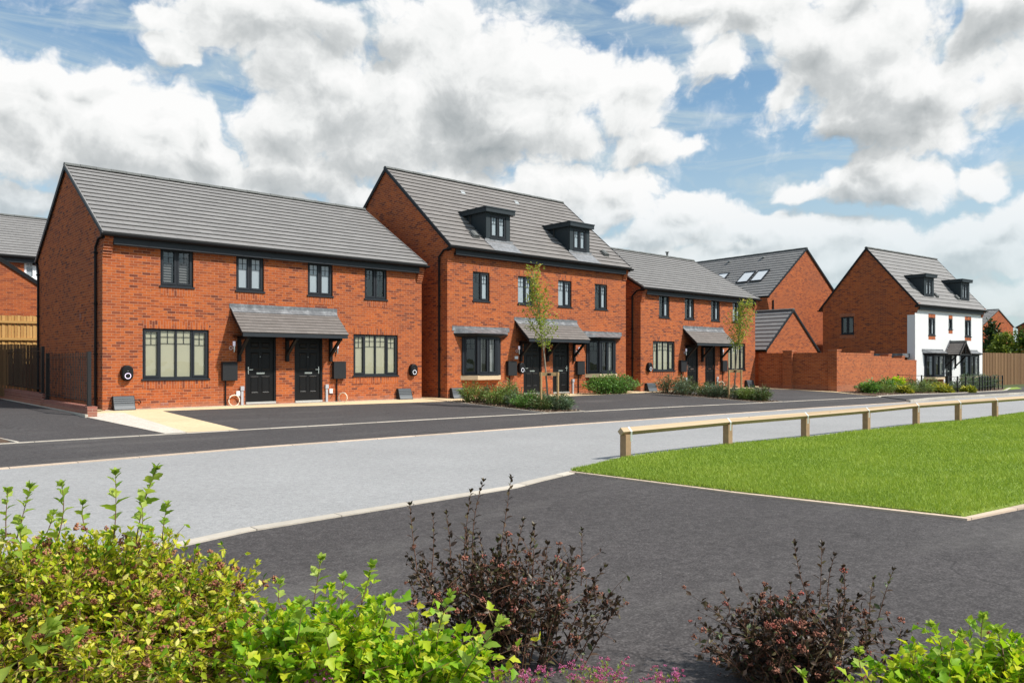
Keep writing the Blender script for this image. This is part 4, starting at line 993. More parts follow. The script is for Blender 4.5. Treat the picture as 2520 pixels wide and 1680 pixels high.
def meter_cupboard(x, y, z0, z1, label, w=.44):
    root = empty('meter_cupboard', (x, y, 0), 0, label, 'meter box', 'dark meter cupboards beside the porches')
    b = MB(); b.box(-w / 2, w / 2, -.13, -.002, z0, z1 - .02); b.build('case', 'charcoal_box', root, bevel=.008)
    d = MB(); d.box(-w / 2 - .006, w / 2 + .006, -.15, -.1302, z0 + .012, z1 - .03); d.box(-w / 2 - .01, w / 2 + .01, -.155, -.002, z1 - .02, z1); d.build('door', 'charcoal_box', root, bevel=.004)
    p = MB(); xx = -.1 if x < 5 else -.06; p.tube([(xx, -.04, gz(x, y) - .05), (xx, -.04, z0)], .022, 8); p.build('cable_duct', 'black_plastic', root)
meter_cupboard(3.45, 0, .755, 1.325, 'charcoal meter cupboard between the nearest cream blind window and first black door')
meter_cupboard(7.14, 0, .755, 1.335, 'charcoal meter cupboard right of the double porch on the plain roofed pair')
meter_cupboard(X2 + 3.09, Y2, .78, 1.36, 'charcoal meter cupboard left of an oval charger on the dormered house')
meter_cupboard(X2 + 7.02, Y2, .78, 1.36, 'charcoal meter cupboard above the clipped hedge on the dormered house')
meter_cupboard(X3 + 3.14, Y3, .84, 1.40, 'small charcoal meter cupboard left of the low pair doors')
meter_cupboard(X3 + 6.7, Y3, .84, 1.40, 'small charcoal meter cupboard behind the far young tree', .42)
def gas_box(x, y, label, w=.52):
    root = empty('gas_meter_box', (x, y, gz(x, y)), 0, label, 'meter box', 'slope fronted gas boxes at the wall foot')
    prof = [(-.002, -.05), (-.002, .37), (-.07, .385), (-.13, .35), (-.20, .12), (-.25, .03), (-.25, -.05)]
    b = MB(); b.prism([(a, z) for a, z in prof], -w / 2, w / 2, 'x'); b.build('case', 'gas_box_grey', root)
    r = MB()
    for t in (.18, .42, .68):
        a = Vector((-.13, .35)).lerp(Vector((-.20, .12)), t); r.box(-w / 2 + .01, w / 2 - .01, a.x - .006, a.x + .004, a.y - .006, a.y + .006)
    r.build('ribs', 'charcoal_box', root)
    for s in (-1, 1):
        e = MB(); e.prism([(a, z + .004) for a, z in prof], s * w / 2 - (.012 if s < 0 else 0), s * w / 2 + (.012 if s > 0 else 0), 'x'); e.build('end_cheek', 'charcoal_box', root)
    p = MB(); p.tube([(w / 2, -.05, .26), (w / 2 + .16, -.05, .26), (w / 2 + .20, -.05, .20), (w / 2 + .20, -.02, .18)], .014, 6); p.build('pipe', 'black_plastic', root)
gas_box(.50, 0, 'grey slope fronted gas box under the purple lit charger'); gas_box(9.72, 0, 'grey slope fronted gas box at the right corner of the plain roofed pair')
gas_box(X2 + .38, Y2, 'grey slope fronted gas box half hidden by shrubs below the left bay window'); gas_box(X3 + .62, Y3, 'small grey gas box below the charger of the low pair', .6); gas_box(X3 + 9.1, Y3, 'small dark gas box at the garden wall end of the low pair', .62)
def wall_lamp(x, y, z, label):
    root = empty('wall_lamp', (x, y, z), 0, label, 'lamp', 'slim white porch lamps')
    b = MB(); b.tube([(0, -.07, .03), (0, -.07, .17)], .038, 10); b.build('lamp_glass', 'lamp_glass', root)
    s = MB(); s.tube([(0, -.07, -.15), (0, -.07, .029)], .024, 8); s.box(-.02, .02, -.05, -.001, -.06, -.02); s.build('stem', 'chrome', root)
    r = MB(); r.tube([(-.04 + .05 * math.cos(t) - .04, -.02, -.03 + .05 * math.sin(t)) for t in [2 * math.pi * j / 10 for j in range(11)]], .008, 5); r.build('sensor_ring', 'white_pvc', root)
wall_lamp(3.60, 0, 1.77, 'slim white porch lamp left of the first bracket on the plain roofed pair'); wall_lamp(7.09, 0, 1.74, 'slim white lamp behind the right bracket of the nearest porch')
wall_lamp(X2 + 3.5, Y2, 1.78, 'slim white lamp above the white number plaque'); wall_lamp(X2 + 6.95, Y2, 1.78, 'slim white lamp right of the dormered house porch')
wall_lamp(X3 + 3.42, Y3, 1.8, 'slim white lamp left of the low pair porch'); wall_lamp(X3 + 6.62, Y3, 1.8, 'slim white lamp behind the far young tree')
def duct(x, y, label, h_=.58):
    root = empty('cable_riser', (x, y, gz(x, y)), 0, label, 'duct', 'pale grey cable risers by the doors')
    b = MB(); b.box(-.035, .035, -.055, -.002, -.05, h_ - .13); b.build('duct', 'grey_pvc', root)
    c = MB(); c.box(-.055, .055, -.075, -.002, h_ - .129, h_); c.build('cap', 'grey_pvc', root)
duct(3.86, 0, 'pale grey cable riser immediately left of the first black door'); duct(6.71, 0, 'pale grey cable riser right of the second black door'); duct(X2 + 6.62, Y2, 'pale cable riser at the left end of the clipped hedge', .62)
duct(X3 + 3.45, Y3, 'pale cable riser left of the low pair doors', .6); duct(X3 + 6.15, Y3, 'pale cable riser right of the low pair doors', .6)
def socket(x, y, z, label):
    root = empty('cable_socket', (x, y, z), 0, label, 'socket', 'small white wall sockets')
    b = MB(); b.box(-.06, .06, -.045, -.002, -.075, .075); b.build('case', 'white_pvc', root, bevel=.01)
    c = MB(); c.tube([(.03, -.03, -.075), (.05, -.03, -.13), (.03, -.03, -.19), (-.02, -.02, -.22)], .007, 5); c.build('cable', 'black_plastic', root)
socket(3.74, 0, .36, 'small white wall socket above a coiled cream hose'); socket(6.87, 0, .36, 'small white wall socket beside the riser right of the second door')
def coil(x, y, z, r, tilt, label):
    b = MB(); pts = []
    for j in range(45):
        t = 2 * math.pi * j / 22; rr = r * (1 + .03 * math.sin(j)); pts.append((math.cos(tilt) * rr * math.cos(t), -.06 - .01 * (j // 22) - abs(math.sin(tilt)) * rr * (1 + math.cos(t)), rr * math.sin(t)))
    b.tube(pts, .016, 7); o = b.build('hose_coil', 'cream_hose', smooth=True); o.location = (x, y, z)
    tag(o, label, 'hose', 'cream hose coils at the wall foot')
coil(3.60, 0, .155, .165, 0, 'round cream hose coil leaning on the wall left of the first door'); coil(7.2, -.02, .14, .16, 1.1, 'cream hose coil seen edge-on right of the second door'); coil(X3 + 6.3, Y3, .16, .17, .6, 'pale hose coil by the low pair riser')

# ------------------------------------------------------------------ walls, fences, railings
def stepped_wall():
    root = empty('retaining_wall', (-.66, -1.7, 0), 0, 'low stepped brick wall under black railings at the left gable', 'wall')
    x0, x1 = -.11, .11
    for (ya, yb, top) in ((0, 5.2, .205), (5.1, 14, .37)):
        b = MB(); b.box(x0, x1, ya, yb, -.4, top - .11); b.build('wall', 'brick_retaining', root)
        c = MB(); c.T = None
        c.face([(x0 - .003, ya - .003, top - .11), (x1 + .003, ya - .003, top - .11), (x1 + .003, ya - .003, top), (x0 - .003, ya - .003, top)])
        for q in ([(x0 - .003, yb, top - .11), (x0 - .003, ya - .003, top - .11), (x0 - .003, ya - .003, top), (x0 - .003, yb, top)], [(x1 + .003, ya - .003, top - .11), (x1 + .003, yb, top - .11), (x1 + .003, yb, top), (x1 + .003, ya - .003, top)],
                  [(x0 - .003, ya - .003, top), (x1 + .003, ya - .003, top), (x1 + .003, yb, top), (x0 - .003, yb, top)]): c.face(q, rot=True, uv=[(p_[2] + p_[0], p_[1]) for p_ in q])
        c.build('coping', 'brick_retaining', root)
    k_ = MB(); k_.box(x0 - .075, x0 - .01, -.1, 14, -.4, .02); k_.build('edging', 'concrete_kerb', root)
stepped_wall()
def railing(y0, y1, zb, zt, label, n, ya_post=True):
    root = empty('railing', (-.66, y0, zb), 0, label, 'railing', None)
    L = y1 - y0
    for yy in (0.06, L - .06):
        p = MB(); p.box(-.04, .04, yy - .06, yy + .06, 0, zt - zb + .02); p.build('post', 'black_iron', root)
        f = MB(); f.tube([(0, yy, 0), (0, yy, .02)], .09, 10); f.build('base_plate', 'black_iron', root)
    for nm, zz in (('rail', .13), ('rail', zt - zb - .12)):
        r = MB(); r.box(-.02, .02, .1, L - .1, zz, zz + .012); r.build(nm, 'black_iron', root)
    for i in range(n):
        yy = .1 + (L - .2) * (i + .5) / n
        b = MB(); b.tube([(0, yy, .10), (0, yy, zt - zb)], .009, 6); b.build('bar', 'black_iron', root)
railing(-1.45, 3.35, .206, 1.56, 'black iron railing panel on the lower brick step, bars against the brick gable', 26)
railing(3.85, 11.9, .371, 1.77, 'longer black iron railing on the upper brick step, in front of brown timber boards', 46)
lk = MB(); 
def timber_fence(A, B, z0, h_, mat, label, bw=.1, lean=True, rails=True, posts=True, face=1, group=None):
    root = empty('timber_fence', (A[0], A[1], z0), 0, label, 'fence', group)
    a = Vector((0, 0)); d = Vector((B[0] - A[0], B[1] - A[1])); L = d.length; d /= L; n = Vector((d.y, -d.x)) * face
    bd = MB(); m_ = int(L / bw)
    for i in range(m_):
        s0, s1 = i * bw + .004, (i + 1) * bw - .004; off = .018 * (i % 2); hh = h_ + random.Random(i).uniform(-.012, .012)
        P = lambda s, o_, z: (d.x * s + n.x * o_, d.y * s + n.y * o_, z)
        q = [P(s0, off, 0), P(s1, off - .012, 0), P(s1, off - .012, hh), P(s0, off, hh)]
        bd.face(q if face > 0 else q[::-1], uv=[(i * bw, 0), (i * bw + bw, 0), (i * bw + bw, hh), (i * bw, hh)])
        q = [P(s0, off, hh), P(s1, off, hh), P(s1, off - .03, hh), P(s0, off - .03, hh)]; bd.face(q, uv=[(i * bw, 0)] * 4)
        q = [P(s0, off - .03, 0), P(s1, off - .03, 0), P(s1, off - .03, hh), P(s0, off - .03, hh)]; bd.face(q[::-1] if face > 0 else q, uv=[(i * bw, 0), (i * bw + bw, 0), (i * bw + bw, hh), (i * bw, hh)])
        q = [P(s0, off, 0), P(s0, off - .03, 0), P(s0, off - .03, hh), P(s0, off, hh)]; bd.face(q, uv=[(i * bw, 0)] * 4)
    bd.build('boards', mat, root)
    if posts:
        for i in range(int(L / 2.0) + 1):
            p = MB(); c = d * (i * 2.0) + n * .07; p.box(c.x - .06, c.x + .06, c.y - .05, c.y + .05, 0, h_ + .06); p.build('post', mat, root)
    if rails:
        for zz in (.25, .95, 1.6):
            if zz < h_:
                r = MB(); r.bar((n.x * .045, n.y * .045, zz), (d.x * L + n.x * .045, d.y * L + n.y * .045, zz), .05, .09); r.build('rail', mat, root)
timber_fence((-6.9, 12.9), (5.2, 10.9), 1.25, 1.85, 'fence_gold', 'golden new timber fence with posts and rails behind the railings')
timber_fence((-8, 9.9), (3.0, 9.3), .1, 1.85, 'fence_brown', 'brown timber board fence just behind the upper black railing', rails=False, posts=False)
timber_fence((54.9, -3.2), (85, -5.2), -.5, 2.55, 'fence_brown', 'long brown timber fence right of the white rendered house', .15, rails=False, posts=False)
def garden_wall():
    root = empty('garden_wall', (32.0, -1.0, 0), 0, 'long red brick garden wall with stepped top and square piers, right of the low pair', 'wall')
    A = Vector((0, 0)); B = Vector((.15, -4.15)); C2 = Vector((13.1, -3.2))
    def seg(P, Q, top, name='wall', zb=-.6, t=.215):
        d = (Q - P); L = d.length; d /= L; n = Vector((d.y, -d.x))
        T = lambda p, P=P, d=d, n=n: (P.x + d.x * p[0] - n.x * p[1], P.y + d.y * p[0] - n.y * p[1], p[2])
        m_ = MB(T); m_.box(0, L, 0, t, zb, top - .11); m_.build(name, 'brick_garden', root)
        c = MB(T); c.box(0, L, -.006, t + .006, top - .109, top, rot=True); c.build('coping', 'brick_garden', root)
    def pier(P, top, w=.45):
        m_ = MB(); m_.box(P.x - w / 2, P.x + w / 2, P.y - w / 2, P.y + w / 2, -.6, top - .075); m_.build('pier', 'brick_garden', root)
        c = MB(); c.box(P.x - w / 2 - .02, P.x + w / 2 + .02, P.y - w / 2 - .02, P.y + w / 2 + .02, top - .0745, top, rot=True); c.build('pier_cap', 'brick_garden', root)
    seg(A, B, 1.80)
    pier(Vector((.14, -1.7)), 1.93, .5); pier(B + Vector((.13, .12)), 1.96)
    tops = (1.80, 1.66, 1.56, 1.45); cuts = (0, .395, .62, .80, 1.0)
    for i in range(4): seg(B.lerp(C2, cuts[i]), B.lerp(C2, cuts[i + 1]), tops[i])
    for i in (1, 2, 3): pier(B.lerp(C2, cuts[i]) + Vector((0, .215)), tops[i - 1] + .13)
garden_wall()
def knee_rail():
    P = [(3.96, -14.90), (6.84, -14.97), (9.36, -15.2), (11.85, -15.38), (14.4, -15.5), (16.5, -15.77), (18.7, -16.0), (21.8, -16.1), (24.5, -16.3), (27.2, -16.5)]
    tops = [.46, .47, .48, .49, .51, .52, .52, .50, .50, .50]
    root = empty('knee_rail', (P[0][0], P[0][1], gz(*P[0])), 0, 'low timber knee rail with diamond top bar along the lawn edge', 'fence')
    L0 = Vector((P[0][0], P[0][1], gz(*P[0])))
    rel = [Vector((x, y, gz(x, y) + t)) - L0 for (x, y), t in zip(P, tops)]
    for i, q in enumerate(rel):
        d = (rel[min(i + 1, len(rel) - 1)] - rel[max(0, i - 1)]); d.z = 0; d.normalize(); n = Vector((-d.y, d.x, 0))
        p = MB(); w = .062
        C4 = [q + d * a * w + n * b * w for a, b in ((-1, -1), (1, -1), (1, 1), (-1, 1))]
        base = [Vector((c.x, c.y, -.2)) for c in C4]; top = [Vector((c.x, c.y, q.z - .05)) for c in C4]
        for a in range(4):
            b = (a + 1) % 4; p.face([base[a], base[b], top[b], top[a]], uv=[(.06 * a + i * .3, 0), (.06 * a + .06 + i * .3, 0), (.06 * a + .06 + i * .3, .5), (.06 * a + i * .3, .5)])
        p.face(top, uv=[(0, 0)] * 4); p.build('post', 'timber_post', root)
        s = MB()      # galvanised strap over the bar
        hw = .022; off = .0 if i else .07
        pk = [(-.064, -.16), (-.064, -.055), (-.071, -.002), (0, .071), (.071, -.002), (.064, -.055), (.064, -.16)]
        prev = None
        for (a, z) in pk:
            cur = (q + d * (off - hw) + n * a + Vector((0, 0, z)), q + d * (off + hw) + n * a + Vector((0, 0, z)))
            if prev: s.face([prev[0], cur[0], cur[1], prev[1]])
            prev = cur
        s.build('strap', 'galvanised', root)
    for i in range(len(rel) - 1):
        r = MB(); a, b = rel[i], rel[i + 1]; d = (b - a).normalized(); n = Vector((-d.y, d.x, 0)).normalized(); u = Vector((0, 0, 1)); w = .066
        ext = .12 if i == 0 else 0; a2 = a - d * ext
        A = [a2 + n * w, a2 + u * w, a2 - n * w, a2 - u * w]; B = [b - d * .004 + n * w, b - d * .004 + u * w, b - d * .004 - n * w, b - d * .004 - u * w]; L = (b - a).length
        for k_ in range(4):
            j = (k_ + 1) % 4; r.face([A[k_], B[k_], B[j], A[j]][::-1], uv=[(k_ * .12 + i * .7 + .12, 0), (k_ * .12 + i * .7 + .12, L), (k_ * .12 + i * .7, L), (k_ * .12 + i * .7, 0)][::-1])
        r.face(A, uv=[(i, 0)] * 4); r.face(B[::-1], uv=[(i, 0)] * 4); r.build('rail', 'rail_wood', root)
knee_rail()
def estate_rail():
    P = [(39.2, -5.4), (39.3, -6.6), (39.4, -7.85), (40.2, -8.1), (41.0, -8.25), (41.9, -8.35), (42.8, -8.4), (43.6, -8.3), (44.4, -8.2), (45.4, -8.05), (46.6, -7.85), (48.0, -7.65), (49.5, -7.45), (51.2, -7.2)]
    root = empty('estate_railing', (P[0][0], P[0][1], 0), 0, 'black estate railing with thin posts round the white house front garden', 'railing')
    for i, (x, y) in enumerate(P):
        z = gz(x, y); p = MB(); w = .028 if i != 2 else .07; p.box(x - P[0][0] - w, x - P[0][0] + w, y - P[0][1] - w, y - P[0][1] + w, z - .1, z + .88); p.build('post', 'black_iron', root)
    for hh in (.30, .58, .84):
        r = MB(); r.tube([(x - P[0][0], y - P[0][1], gz(x, y) + hh) for x, y in P], .012, 5); r.build('rail', 'black_iron', root)
estate_rail()
def tree_stake(x, y, w, h_, label):
    z = gz(x, y); root = empty('tree_stake', (x, y, z), 0, label, 'tree stake', 'timber stake frames round the young trees')
    d = Vector((RT[0], RT[1]))
    for s in (-1, 1):
        p = MB(); p.tube([(d.x * s * w / 2, d.y * s * w / 2, -.1), (d.x * s * w / 2, d.y * s * w / 2, h_)], .038, 10); p.build('stake', 'stake_timber', root)
    b = MB(); b.bar((-d.x * (w / 2 + .05), -d.y * (w / 2 + .05), h_ - .06), (d.x * (w / 2 + .05), d.y * (w / 2 + .05), h_ - .06), .04, .11); b.build('crossbar', 'stake_timber', root)
    t = MB(); t.bar((-.06, 0, h_ - .06), (.06, 0, h_ - .06), .1, .06); t.build('tie', 'black_plastic', root)
TX1 = (11.2, -5.85); TX2 = (22.05, -5.65)
tree_stake(TX1[0] - .06, TX1[1] - .1, .52, 1.18, 'pale timber stake frame with crossbar round the nearer young tree'); tree_stake(TX2[0] - .06, TX2[1] - .1, .50, 1.18, 'pale timber stake frame round the far young tree before the low pair')

# ------------------------------------------------------------------ plants
LOBED = (np.array([(0, 0, 0), (.42, 0, .0), (1, 0, -.16), (.22, .26, .10), (.40, .46, .13), (.50, .25, .07), (.74, .22, .0), (.22, -.26, .10), (.40, -.46, .13), (.50, -.25, .07), (.74, -.22, .0)]),
         np.array([(0, 1, 3), (3, 1, 4), (4, 1, 5), (1, 6, 5), (1, 2, 6), (0, 7, 1), (7, 8, 1), (8, 9, 1), (1, 9, 10), (1, 10, 2)]))
OVAL = (np.array([(0, 0, 0), (.5, 0, -.02), (1, 0, -.14), (.38, .24, .07), (.72, .17, .0), (.38, -.24, .07), (.72, -.17, .0)]), np.array([(0, 1, 3), (3, 1, 4), (4, 1, 2), (0, 5, 1), (5, 6, 1), (6, 2, 1)]))
NARROW = (np.array([(0, 0, 0), (.45, .11, .05), (.45, -.11, .05), (1, 0, -.12), (.45, 0, .0)]), np.array([(0, 4, 1), (1, 4, 3), (0, 2, 4), (2, 3, 4)]))
DIAMOND = (np.array([(0, 0, 0), (.5, .3, .08), (1, 0, -.1), (.5, -.3, .08)]), np.array([(0, 2, 1), (0, 3, 2)]))
def nrm(a): return a / np.maximum(1e-9, np.linalg.norm(a, axis=-1, keepdims=True))
def leaves(name, pos, dirv, size, mat, parent, tpl=LOBED, up=None, rand=None, flat=.6):
    n = len(pos); d = nrm(dirv); u = np.tile(np.array([0, 0, 1.0]), (n, 1)) if up is None else up
    u = u + rng.normal(0, flat, (n, 3)); b = nrm(np.cross(u, d)); c = np.cross(d, b)
    T, F = tpl
    co = pos[:, None, :] + size[:, None, None] * (T[None, :, 0:1] * d[:, None, :] + T[None, :, 1:2] * b[:, None, :] + T[None, :, 2:3] * c[:, None, :])
    r = rng.random(n) if rand is None else np.clip(rand, 0.002, .998)
    uv = np.repeat(np.stack([r, np.zeros(n)], 1), len(T), 0)
    tr = (F[None] + (np.arange(n) * len(T))[:, None, None]).reshape(-1, 3)
    return mesh_np(name, co.reshape(-1, 3), tr, uv, mat, parent)
OCT = (np.array([(1, 0, 0), (-1, 0, 0), (0, 1, 0), (0, -1, 0), (0, 0, 1), (0, 0, -1)]) * .5, np.array([(0, 2, 4), (2, 1, 4), (1, 3, 4), (3, 0, 4), (2, 0, 5), (1, 2, 5), (3, 1, 5), (0, 3, 5)]))
def heads(name, pos, rad, mat, parent, k_=16, squash=.75, rand=None):
    """round seed heads: each a ball of little capsules"""
    n = len(pos); off = nrm(rng.normal(0, 1, (n, k_, 3))) * (.35 + .4 * rng.random((n, k_, 1))); off[..., 2] *= squash
    P = (pos[:, None] + off * rad[:, None, None]).reshape(-1, 3)
    T, F = OCT; s = np.repeat(rad * .42, k_)
    ax = rng.normal(0, .25, (n * k_, len(T), 3)) + T[None]
    co = P[:, None] + ax * s[:, None, None]
    r = np.repeat(rng.random(n) if rand is None else rand, k_) * .75 + rng.random(n * k_) * .25
    uv = np.repeat(np.stack([np.clip(r, .002, .998), np.zeros(n * k_)], 1), len(T), 0)
    return mesh_np(name, co.reshape(-1, 3), (F[None] + (np.arange(n * k_) * len(T))[:, None, None]).reshape(-1, 3), uv, mat, parent)
def curve(a, b, bend, m_=7):
    a = np.array(a, float); b = np.array(b, float); t = np.linspace(0, 1, m_)[:, None]
    mid = (a + b) / 2 + np.array(bend)
    return (1 - t) ** 2 * a + 2 * t * (1 - t) * mid + t ** 2 * b
def at(cx_, cy_, dep):      # a point in the place seen along a given sight line, at a given distance
    lat = (cx_ - 1260) / 1900.6 * dep
    return np.array([CAM.x + FW[0] * dep + RT[0] * lat, CAM.y + FW[1] * dep + RT[1] * lat, CAM.z - (cy_ - 891.3) / 1900.6 * dep])
def shoot(stemmb, pts, LP, LD, LS, size, step=.045, start=.25, r=.004):
    stemmb.tube([tuple(p_) for p_ in pts], r, 5, r * .35, cap=False)
    seg = np.linalg.norm(np.diff(pts, axis=0), axis=1); L = seg.sum(); cum = np.concatenate([[0], np.cumsum(seg)])
    s = L * start; i = 0
    while s < L:
        j = min(len(seg) - 1, np.searchsorted(cum, s) - 1); j = max(j, 0); t = (s - cum[j]) / seg[j]; p_ = pts[j] * (1 - t) + pts[j + 1] * t
        ax = nrm(pts[j + 1] - pts[j]); az = i * 2.4 + rng.random() * .6; e1 = nrm(np.cross(ax, [.31, .2, .9])); e2 = np.cross(ax, e1)
        out = e1 * math.cos(az) + e2 * math.sin(az); f = s / L
        LP.append(p_); LD.append(out * (1 - .45 * f) + ax * (.35 + .7 * f) + np.array([0, 0, -.1])); LS.append(size * (1.25 - .6 * f ** 2) * rng.uniform(.8, 1.2))
        s += step * (1.05 - .6 * f) * rng.uniform(.8, 1.2); i += 1
    for k_ in range(5):
        az = k_ * 1.26; LP.append(pts[-1] - nrm(pts[-1] - pts[-2]) * .012); LD.append(nrm(pts[-1] - pts[-2]) + .6 * np.array([math.cos(az), math.sin(az), 0])); LS.append(size * .7)
def shrub(name, label, base, mass, n_stems, leaf, mat, shoots=(), seed_frac=0, seed_mat='seed_head', seed_r=.014, stem_mat='stem_brown', shoot_mat=None, shoot_leaf=.05, lpt=26, tpl=LOBED, straw=0, spread=.25, step=.03, start=.3, cat='shrub', twig=.10, group=None):
    """mass: list of (centre, radii) ellipsoids the stem tips fill"""
    root = empty(name, tuple(base), 0, label, cat, group); base = np.array(base, float)
    st = MB(); LP, LD, LS = [], [], []; SP = []; vol = np.array([m_[1][0] * m_[1][1] * m_[1][2] for m_ in mass]) ** .67; vol = vol / vol.sum()
    for i in range(n_stems):
        c, r = mass[rng.choice(len(mass), p=vol)]
        q = nrm(rng.normal(0, 1, 3)) * rng.random() ** .38; q[2] = abs(q[2]) if rng.random() < .7 else q[2]
        tip = np.array(c) + q * np.array(r) - base
        b0 = np.array([tip[0] * .45, tip[1] * .45, 0]) * spread + np.append(rng.normal(0, .05, 2), -.05)
        b0 = np.array([np.clip(tip[0] * .55, -9, 9), np.clip(tip[1] * .55, -9, 9), -.05]) + np.append(rng.normal(0, .04, 2), 0)
        pts = curve(b0, tip, np.append(rng.normal(0, .03, 2), .08))
        shoot(st, pts, LP, LD, LS, leaf, step, start, .0035)
        m_ = int(lpt * .25)
        for _ in range(m_):          # side twigs
            t = rng.uniform(.45, 1); j = min(5, int(t * 6)); o_ = pts[j]; e = o_ + rng.normal(0, twig, 3) * (1, 1, .7) + (0, 0, twig * .4)
            tw = curve(o_, e, (0, 0, .01), 4); st.tube([tuple(p_) for p_ in tw], .0018, 3, .001, cap=False)
            for k_ in range(5):
                LP.append(tw[min(3, k_)] if k_ < 3 else e); LD.append(nrm(e - o_) * .5 + rng.normal(0, .8, 3)); LS.append(leaf * rng.uniform(.55, 1.1))
            if rng.random() < seed_frac: SP.append(e + (e - o_) * .25 + np.array([0, 0, seed_r * .6]))
    st.build('stems', stem_mat, root)
    leaves('foliage', np.array(LP), np.array(LD), np.array(LS), mat, root, tpl)
    if SP:
        SP = np.array(SP); tag(heads('seed_heads', SP, seed_r * rng.uniform(.6, 1.25, len(SP)), seed_mat, root), kind='stuff')
    if len(shoots):
        for (a, b, sz) in shoots:
            st = MB(); LP, LD, LS = [], [], []
            a = np.array(a) - base; b = np.array(b) - base
            shoot(st, curve(a, b, rng.normal(0, .02, 3)), LP, LD, LS, sz * 1.05, (.032 if shoot_mat else .042) * sz / .05 if tpl is not LOBED else .030 * sz / .05, .05, .003)
            so_ = st.build('shoot', stem_mat, root); leaves('leaves', np.array(LP), np.array(LD), np.array(LS), shoot_mat or mat, so_, LOBED if shoot_mat else tpl, flat=.35)
    if straw:
        s_ = MB()
        for _ in range(straw):
            c, r = mass[0]; a = np.array([rng.normal(0, .08), rng.normal(0, .08), -.02]); b = (np.array(c) - base) * (1, 1, rng.uniform(.5, .95)) + rng.normal(0, .13, 3) * (1, 1, .1)
            s_.tube([tuple(p_) for p_ in curve(a, b, rng.normal(0, .03, 3), 5)], .005, 5, .003)
        s_.build('woody_stems', 'stem_straw', root)
    return root
GZ = gz(-3, -20)
def foot(cx_, dep): p_ = at(cx_, 1500, dep); return (p_[0], p_[1], GZ)
def E_(cx_, cy_, dep, rw, rh, rd=.35):    # an ellipsoid about a sight point; radii in metres across, up and away
    return (at(cx_, cy_, dep), (rw * .8 + rd * .2, rw * .8 + rd * .2, rh))
sh = [(at(40, 1330, 3.45), at(75, 1195, 3.45), .05), (at(15, 1320, 3.4), at(20, 1205, 3.4), .045), (at(140, 1330, 3.5), at(150, 1190, 3.5), .05), (at(110, 1320, 3.5), at(130, 1260, 3.5), .045), (at(280, 1330, 3.5), at(284, 1162, 3.5), .058), (at(335, 1330, 3.5), at(385, 1152, 3.5), .06),
      (at(335, 1350, 3.45), at(345, 1230, 3.45), .05), (at(400, 1330, 3.55), at(412, 1238, 3.55), .045), (at(215, 1310, 3.5), at(205, 1236, 3.5), .042), (at(60, 1400, 3.3), at(50, 1300, 3.3), .05), (at(20, 1640, 3.15), at(130, 1540, 3.1), .085), (at(150, 1660, 3.15), at(190, 1560, 3.1), .08)]
shrub('golden_shrub', 'big golden green shrub dotted with brown seed heads, tall pale shoots on top', foot(250, 3.75),
      [E_(60, 1520, 3.5, .55, .42), E_(270, 1480, 3.6, .48, .42), E_(430, 1530, 3.6, .40, .36), E_(560, 1530, 3.55, .22, .34), E_(520, 1620, 3.4, .28, .2), E_(250, 1420, 3.7, .35, .30), E_(560, 1440, 3.7, .16, .18), E_(330, 1620, 3.25, .45, .22), E_(30, 1420, 3.6, .35, .28), E_(180, 1370, 3.55, .28, .13), E_(350, 1365, 3.6, .22, .14), E_(40, 1360, 3.5, .2, .1)],
      430, .043, 'leaf_golden', sh, .24, 'seed_head', .027, 'stem_brown', 'leaf_shoot', .05, 40, OVAL, step=.022, start=.3, twig=.075)
sl_ = [(at(770, 1500, 3.3), at(790, 1372, 3.3), .05), (at(885, 1500, 3.3), at(915, 1390, 3.3), .055), (at(700, 1500, 3.3), at(690, 1430, 3.3), .045), (at(840, 1520, 3.3), at(845, 1420, 3.3), .05), (at(1075, 1600, 3.15), at(1110, 1460, 3.15), .05), (at(1130, 1680, 3.05), at(1235, 1530, 3.0), .062), (at(820, 1640, 3.0), at(800, 1560, 3.0), .06),
       (at(1000, 1640, 3.2), at(1020, 1520, 3.2), .045), (at(660, 1560, 3.25), at(650, 1480, 3.25), .05), (at(930, 1560, 3.25), at(955, 1470, 3.25), .055), (at(730, 1580, 3.1), at(740, 1480, 3.1), .06)]
shrub('lime_shrub', 'bright lime green leafy shrub between the golden shrub and the larger dark purple one', foot(880, 3.35),
      [E_(780, 1590, 3.3, .30, .26), E_(930, 1610, 3.25, .30, .22), E_(680, 1610, 3.3, .2, .22), E_(1080, 1640, 3.2, .22, .14), E_(1150, 1670, 3.15, .14, .1)], 165, .056, 'leaf_lime', sl_, .05, 'seed_head', .012, 'stem_brown', 'leaf_shoot', .05, 18, LOBED, step=.036, start=.2)
sd = [(at(1030, 1430, 4), at(1008, 1238, 4), .036), (at(1165, 1400, 4), at(1190, 1180, 4), .038), (at(1140, 1400, 4), at(1160, 1205, 4), .034), (at(1225, 1400, 4), at(1258, 1175, 4), .036), (at(1265, 1420, 4), at(1290, 1275, 4), .034), (at(1310, 1420, 4), at(1315, 1290, 4), .034), (at(1110, 1400, 4), at(1098, 1260, 4), .034), (at(1060, 1420, 4), at(1065, 1262, 4), .032), (at(1430, 1440, 4), at(1432, 1300, 4), .028)]
shrub('purple_shrub', 'larger dark purple shrub with pinkish seed heads in the lower middle', foot(1260, 4.0),
      [E_(1180, 1400, 4, .22, .27), E_(1055, 1405, 4, .16, .17), E_(1290, 1400, 4, .24, .2), E_(1425, 1400, 4, .2, .2), E_(1210, 1530, 4, .22, .16), E_(1350, 1520, 4, .2, .14), E_(1005, 1385, 4, .08, .06), E_(1485, 1470, 4, .07, .07), E_(1110, 1520, 3.95, .15, .10)], 84, .040, 'leaf_purple', sd, .38, 'seed_head_pale', .022, 'stem_brown', None, .034, 26, OVAL, straw=7, step=.03, start=.25, twig=.085)
